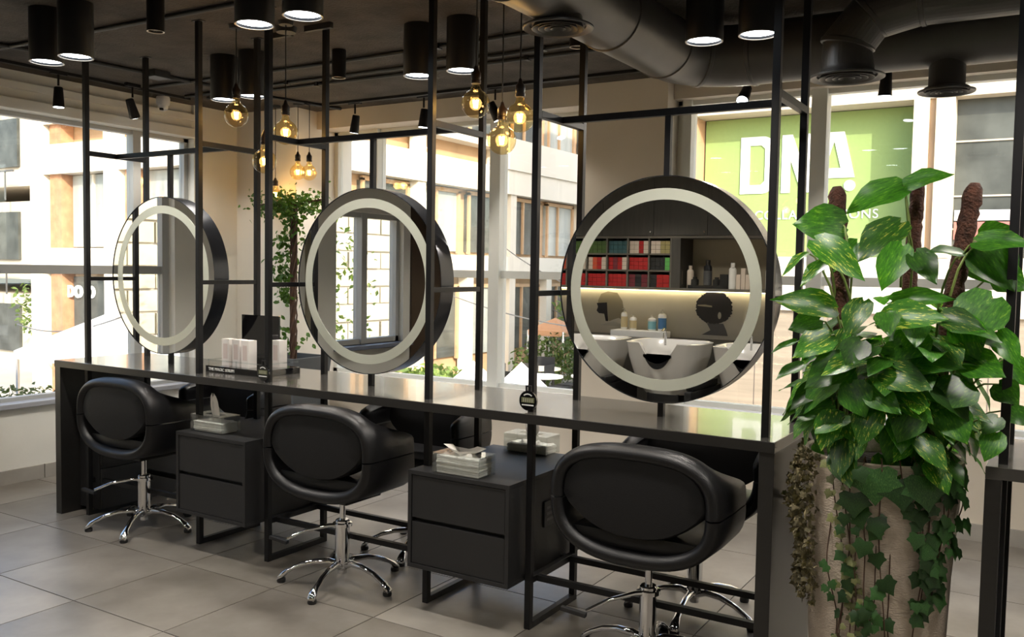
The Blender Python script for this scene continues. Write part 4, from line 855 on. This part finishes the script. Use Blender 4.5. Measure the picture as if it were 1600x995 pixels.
# opposite building with the green sign (facing the room)
NB = thing('shop_building', (0, 11, -2.25), 'cream building across the street carrying the green shop sign', 'building')
def nb(name, m, *a, **k): return part(name, m, NB, lambda b: b.box(*a), **k)
nb('wall', stone, -5.3, -4.96, 11.0, 16, -2.25, 9); nb('wall', stone, -4.96, 12, 11.0, 16, 4.0, 9); nb('wall', stonew, -4.96, 12, 10.98, 16, .9, 1.73)
nb('pier', stone, -1.66, -1.45, 11.0, 16, 1.73, 4.0); nb('pier', stone, -1.36, -1.12, 10.96, 16, 1.73, 4.0); nb('drain_pipe', timber, -1.45, -1.36, 11.05, 11.2, 1.73, 4.0)
nb('wall', mat('ribbed_stone', (.27, .225, .175), .8, noise=.15, nscale=1.2, stretch=(.6, 1, 14)), -4.96, 12, 11.05, 16, -2.25, .9)
nb('window', dglass, -1.12, 3.2, 11.3, 11.4, 1.73, 4.0); nb('wall', stone, 3.2, 12, 11.0, 16, 1.73, 4.0)
for z in (2.15, 2.62, 3.4): nb('glazing_bar', stone, -1.12, 3.2, 11.27, 11.3, z-.012, z+.012)
nb('window_poster', mat('poster_pink', (.40, .14, .12), .6), -1.10, .4, 11.26, 11.27, 2.0, 2.25); nb('window_poster', mat('poster_white', (.6, .6, .6), .6), -1.1, 3.0, 11.26, 11.27, 2.27, 2.42)
for k in range(9):
    nb('cladding_joint', mat('joint_dark', (.12, .10, .09), .9), -4.96+k*1.1, -4.95+k*1.1, 11.045, 11.051, -2.25, .9)
nb('back_wall', mat('reveal_timber', (.42, .26, .16), .7), -4.96, -1.66, 11.62, 11.7, 1.73, 4.0); nb('reveal', mat('reveal_timber', (.42, .26, .16), .7), -4.99, -4.955, 11.0, 11.62, 1.73, 4.0)
sg = thing('shop_sign', (-3.3, 11.55, 1.73), 'large green shop sign with white letters DNA. outside the right window', 'sign')
gsign = mat('green_sign', (.25, .34, .125), .7, spec=.2, noise=.03, nscale=20)
part('panel', gsign, sg, lambda b: b.box(-4.93, -1.67, 11.50, 11.58, 1.74, 3.99))
yl = 11.49; wl_ = mat('sign_white', (.80, .82, .80), .6)
def poly(pts, nm='letter'): return MB().prism([(x, z) for x, z in pts], yl-.008, yl+.01).build(nm, wl_, sg)
xa, z0, z1 = -4.32, 2.76, 3.68
def letterD(x):
    n = 10; o = [(x, z0), (x+.36, z0)]+[(x+.36+.19*math.sin(t*PI/2/n), z0+.19-.19*math.cos(t*PI/2/n)) for t in range(1, n+1)]+[(x+.55-.0, z1-.19)]+[(x+.36+.19*math.cos(t*PI/2/n), z1-.19+.19*math.sin(t*PI/2/n)) for t in range(1, n+1)]+[(x, z1)]
    i_ = [(x+.15, z0+.14), (x+.34, z0+.14), (x+.40, z0+.20), (x+.40, z1-.20), (x+.34, z1-.14), (x+.15, z1-.14)]
    b = MB(); c_ = bpy.data.curves.new('d', 'CURVE'); c_.dimensions = '2D'; c_.fill_mode = 'BOTH'; c_.extrude = .01
    for pts in (o, i_):
        s = c_.splines.new('POLY'); s.points.add(len(pts)-1); s.use_cyclic_u = True
        for p, (u, v) in zip(s.points, pts): p.co = (u, v, 0, 1)
    return c_
def curve_letter(loops):
    c_ = bpy.data.curves.new('glyph', 'CURVE'); c_.dimensions = '2D'; c_.fill_mode = 'BOTH'; c_.extrude = .01
    for pts in loops:
        s = c_.splines.new('POLY'); s.points.add(len(pts)-1); s.use_cyclic_u = True
        for p, (u, v) in zip(s.points, pts): p.co = (u, v, 0, 1)
    return c_
def place_curve(c_):
    t_ = bpy.data.objects.new('tmp', c_); me = bpy.data.meshes.new_from_object(t_); bpy.data.objects.remove(t_); me.materials.clear(); me.materials.append(wl_)
    o = bpy.data.objects.new('letter', me); COL.objects.link(o); o.parent = sg; o.rotation_euler = (PI/2, 0, 0); o.location = Vector((0, yl, 0))-sg.location; return o
place_curve(letterD(xa))
x = xa+.67; place_curve(curve_letter([[(x, z0), (x+.14, z0), (x+.14, z1-.40), (x+.32, z0), (x+.47, z0), (x+.47, z1), (x+.34, z1), (x+.34, z0+.40), (x+.16, z1), (x, z1)]]))
x = xa+1.13; place_curve(curve_letter([[(x, z0), (x+.13, z0), (x+.18, z0+.21), (x+.66, z0+.21), (x+.49, z1), (x+.22, z1)], [(x+.21, z0+.36), (x+.45, z0+.36), (x+.345, z0+.78)]]))
place_curve(curve_letter([[(xa+1.72+.085*math.cos(t*PI/8), z0+.085+.085*math.sin(t*PI/8)) for t in range(16)]]))
text('RS  COLLABORATIONS', 'lettering', wl_, sg, (-3.30, yl, 2.34), .20, ext=.006, spacing=1.12)
# building block left of the street: face parallel to the desk (L) and face along the street (M)
LB = thing('balcony_building', (-14, 10, -2.25), 'white and timber balcony building seen through the left and back windows', 'building')
def lbx(name, m, *a, **k): return part(name, m, LB, lambda b: b.box(*a), **k)
lbx('core', timber, -19.2, -11.9, 8.4, 26, -2.25, 7.6)
for z0_, z1_ in ((5.9, 6.6), (4.35, 4.5), (3.3, 3.92), (1.25, 1.75)):
    lbx('floor_band', stonew, -18.6, -11.5, 8.0, 8.4, z0_, z1_); lbx('floor_band', stonew, -11.9, -11.5, 8.0, 26, z0_+.02, z1_+.02)
lbx('floor_band', stonew, -11.88, -11.45, 15.4, 26, 3.92, 4.7)
for x in (-18.45, -15.9, -13.6, -11.75): lbx('column', stonew, x-.16, x+.16, 7.9, 8.35, -2.25, 7.2)
for x in (-18.0, -15.45, -13.1): lbx('pilaster', brick, x-.2, x+.2, 8.1, 8.39, -2.25, 7.2)
for i, (xa_, xb_) in enumerate([(-17.7, -16.2), (-15.2, -13.85), (-12.85, -12.0)]):
    for z0_, z1_ in ((4.5, 5.8), (1.78, 3.28)): w_ = lbx('window', lglass, xa_, xb_, 8.3, 8.4, z0_, z1_); part('mullion', stonew, w_, lambda b: b.box((xa_+xb_)/2-.03, (xa_+xb_)/2+.03, 8.26, 8.3, z0_, z1_))
    lbx('shopfront', dglass if i == 0 else lglass, xa_, xb_, 8.3, 8.4, -1.9, 1.15)
for k in range(7): lbx('balcony_rail', mat('rail_iron', (.08, .08, .08), .5), -18.5+k*.25, -18.48+k*.25, 8.02, 8.05, 4.5, 5.2)
text('ADO O', 'lettering', mat('letter_white', (.9, .9, .88), .5, emit=(1, 1, 1), estr=.6), LB, (-17.5, 8.24, .72), .34, ext=.02, off=.012, spacing=1.15)
for k in range(9):
    y = 8.6+k*1.9
    for z0_, z1_ in ((4.75, 5.8), (1.85, 3.2), (-.6, 1.0)):
        w_ = lbx('window', dglass if (k+int(z0_)) % 3 else lglass, -11.92, -11.82, y+.18, y+1.72, z0_, z1_)
        part('window_frame', timber, w_, lambda b: b.box(-11.83, -11.76, y+.2, y+.27, z0_-.05, z1_+.05).box(-11.83, -11.76, y+1.66, y+1.74, z0_-.05, z1_+.05).box(-11.83, -11.76, y+.2, y+1.74, z1_, z1_+.09).box(-11.83, -11.76, y+.8, y+.86, z0_, z1_))
    lbx('pier', stonew, -11.8, -11.55, y-.15, y+.12, -2.25, 1.25 if k % 2 else 4.6)
# old apartment block far left, terrace, stone wall
OB = thing('old_apartment_block', (-34, 16, -2.25), 'weathered far apartment block with railings at the left edge of the left window', 'building')
for z in (0, 3.1, 6.2, 9.3): part('floor_slab', stone, OB, lambda b: b.box(-44, -29, 14, 26, -2.25+z, 0.35+z))
for z in (0, 3.1, 6.2):
    for k in range(5): part('window', dglass, OB, lambda b: b.box(-41+k*2.5, -39.6+k*2.5, 13.9, 14.0, -1.6+z, .0+z))
    part('railing', mat('rail_iron', (.08, .08, .08), .5), OB, lambda b: [b.box(-43.5+.5*j, -43.46+.5*j, 13.4, 13.44, .35+z, 1.3+z) for j in range(29)] and b.box(-43.6, -29, 13.4, 13.45, 1.27+z, 1.32+z))
TB = thing('rear_building', (-14, 40, -2.25), 'pale building closing the far end of the street behind the patio', 'building')
part('wall', stonew, TB, lambda b: b.box(-40, 4, 40, 50, -2.25, 10))
for k in range(8):
    for z in (-1.5, 2, 5.2): part('window', dglass, TB, lambda b: b.box(-34+k*4.2, -32+k*4.2, 39.9, 40, z, z+2))
sw = thing('stone_wall', (-11, -6, -2.25), 'coursed pale stone garden wall outside, reflected in the mirrors', 'wall')
stm = mat('coursed_stone', (.44, .40, .31), .85, noise=.12, nscale=2); part('core', mat('mortar', (.45, .42, .38), .9), sw, lambda b: b.box(-11.6, -11.03, -16, 1.5, -2.25, 2.4)); s0 = None
rs = random.Random(2)
for r_ in range(14):
    for k in range(19):
        y = -16+k*.92+(r_ % 2)*.46
        if s0 is None: s0 = MB().box(-.05, .0, 0, .89, 0, .30, .012).build('stone', stm, sw, world=False); o = s0
        else: o = s0.copy(); COL.objects.link(o); o.parent = sw
        o.location = Vector((-10.98+rs.uniform(-.015, .015), y, -2.2+r_*.33))-sw.location
# trees, hedges, umbrellas, tents
def foliage(name, c_, r3, n, s_, lab, grp, trunk=None, cat='tree', seed=1):
    rr_ = random.Random(seed); o = thing(name, (c_[0], c_[1], -2.25), lab, cat, grp); b = MB()
    for i in range(n):
        d = Vector((rr_.gauss(0, 1), rr_.gauss(0, 1), rr_.gauss(0, 1))).normalized()*(rr_.random()**.4); p = Vector((c_[0]+d.x*r3[0], c_[1]+d.y*r3[1], c_[2]+d.z*r3[2]))
        q = Vector((rr_.uniform(-1, 1), rr_.uniform(-1, 1), rr_.uniform(-1, .5))).normalized(); Rm = orient(p, p+q, (rr_.uniform(-1, 1), rr_.uniform(-1, 1), 1)); s2 = s_*rr_.uniform(.6, 1.3)
        b.add([Rm @ Vector(t_)*s2+p for t_ in ((0, 0, 0), (.3, .5, .05), (0, 1, -.1), (-.3, .5, .05))], [(0, 1, 2, 3)])
    g = b.build('foliage', green, o); g['kind'] = 'stuff'
    if trunk: part('trunk', vinem, o, lambda b: b.tube([(c_[0], c_[1], -2.25), (c_[0]+.05, c_[1], c_[2]-.3*r3[2]), (c_[0], c_[1], c_[2]+.5*r3[2])], [trunk, trunk*.8, trunk*.3], 8), True)
foliage('street_tree', (-8.9, -6.3, 1.0), (.7, .9, 1.6), 420, .10, 'light leafy tree outside reflected in the middle mirror', 'trees outside', .06, seed=2)
foliage('street_tree', (-9.6, -4.0, 2.9), (.8, .9, .5), 500, .12, 'leafy tree above the stone wall reflected in the leftmost mirror', 'trees outside', .05, seed=3)
foliage('hedge', (-8.2, 1.6, .0), (.7, .9, .30), 1300, .07, 'yellow-green hedge just outside the bottom of the left window', 'hedges outside', cat='hedge', seed=4)
foliage('hedge', (-9.9, 15.6, -.75), (1.2, 1.0, .75), 1500, .13, 'shrubs on the patio beyond the back window', 'hedges outside', cat='hedge', seed=5)
foliage('hedge', (-9.9, 10.6, -.95), (1.1, .8, .6), 1500, .18, 'yellow-green shrubs below the back window', 'hedges outside', cat='hedge', seed=6)
foliage('hedge', (-26, 13, .1), (1.6, 1.0, 1.1), 700, .2, 'shrubs in front of the far white terrace at the left edge', 'hedges outside', cat='hedge', seed=7)
foliage('street_tree', (-10.4, 18.5, .0), (1.0, 1.6, 1.4), 900, .2, 'loose green tree on the street behind the middle mirror', 'trees outside', .08, seed=9)
cv = mat('white_canvas', (.82, .80, .76), .8); cvo = mat('orange_canvas', (.50, .26, .13), .8); cvb = mat('lilac_canvas', (.30, .26, .55), .8)
def tent(x, y, w, h, z, m, lab):
    o = thing('market_tent', (x, y, -2.25), lab, 'tent', 'tents and parasols outside'); n = 4
    part('canopy', m, o, lambda b: b.add([(x-w, y-w, z), (x+w, y-w, z), (x+w, y+w, z), (x-w, y+w, z), (x, y, z+h), (x-w, y-w, z-.12), (x+w, y-w, z-.12), (x+w, y+w, z-.12), (x-w, y+w, z-.12)], [(0, 1, 4), (1, 2, 4), (2, 3, 4), (3, 0, 4), (0, 5, 6, 1), (1, 6, 7, 2), (2, 7, 8, 3), (3, 8, 5, 0)]))
    for sx in (-1, 1):
        for sy in (-1, 1): part('leg', chrome, o, lambda b: b.tube([(x+sx*w*.96, y+sy*w*.96, -2.25), (x+sx*w*.96, y+sy*w*.96, z)], .03, 6))
tent(-7.68, 8.7, .42, .50, -.50, cv, 'small white peaked tent seen just above the desk left of the wide mullion')
tent(-6.79, 8.7, .38, .50, -.46, cv, 'small white peaked tent right of the wide window mullion')
tent(-8.90, 8.7, .38, .42, -.76, cv, 'small white peaked tent lowest and farthest left, behind the middle mirror')
tent(-12.2, 5.3, .9, .55, .12, cv, 'wide cream canopy outside behind the leftmost mirror')
tent(-11.0, 4.75, .2, .2, -.15, cvb, 'small lilac canopy beside the wide cream canopy')
tent(-10.2, 16, .5, .3, .0, cvo, 'orange peaked canopy beyond the back window'); tent(-9.5, 17.2, .5, .3, .25, cvb, 'lilac canopy behind the orange one')
struct(MB().box(-11.3, -6.6, 11.2, 20, -2.25, -1.4).build('terrace', paving))
# patio chairs and tables: dark spindly furniture below the back window
def patio_table(x, y, lab, m, seed, zg=-2.25):
    o = thing('patio_table', (x, y, zg), lab, 'table', 'tables outside')
    part('tabletop', m, o, lambda b: b.lathe([(0, .72), (.42, .72), (.42, .75), (0, .75)], 20, (x, y, zg)))
    part('leg', plast, o, lambda b: b.tube([(x, y, zg), (x, y, zg+.72)], .03, 8))
    for k in range(3):
        a = seed+k*2.1; xx, yy = x+.75*math.cos(a), y+.75*math.sin(a); c = thing('patio_chair', (xx, yy, zg), 'patio chair %s side of the %s' % (('on one', 'on the far', 'on the remaining')[k], lab), 'chair', 'patio chairs at the %s' % lab, a)
        lb_ = lambda n_, fn: (lambda b: (fn(b), b.build(n_, plast, c, world=False)))(MB())
        lb_('seat', lambda b: b.box(-.22, .22, -.22, .22, .43, .47)); lb_('backrest', lambda b: b.box(.19, .22, -.2, .2, .6, .9))
        for sx in (-.2, .2):
            for sy in (-.2, .2): lb_('leg', lambda b: b.box(sx-.015, sx+.015, sy-.015, sy+.015, 0, .9 if sx > 0 else .43))
patio_table(-8.5, 12.4, 'round table nearest the back window', cv, .3, -1.4); patio_table(-7.7, 13.0, 'round table below the pillar', cv, 1.1, -1.4); patio_table(-9.2, 13.6, 'round table by the orange canopy', stonew, 2, -1.4)
patio_table(-15.0, 4.2, 'round table on the bright left terrace', cv, .8); patio_table(-17.5, 5.6, 'round table at the far left terrace edge', cv, 2.2)
# overhead wires
for i, (p, q, s_) in enumerate([((-11.4, 15, 2.2), (-5.0, 10.8, .8), .35), ((-11.4, 12, 1.2), (-5.0, 10.8, .45), .3), ((-19, 7.8, .1), (-9, 3.8, 1.0), .25), ((-11.4, 18, .4), (-3.6, 10.8, .35), .3)]):
    p, q = Vector(p), Vector(q); pts = [p.lerp(q, k/16)-Vector((0, 0, s_*4*(k/16)*(1-k/16))) for k in range(17)]
    tag(MB().tube(pts, .012, 5).build('street_cable', mat('cable_grey', (.12, .12, .12), .6)), ['thin cable sagging across the upper street view', 'thin cable sagging low toward the sign building', 'thin cable crossing the left window', 'lowest thin cable sagging over the patio'][i], 'cable', 'cables over the street')
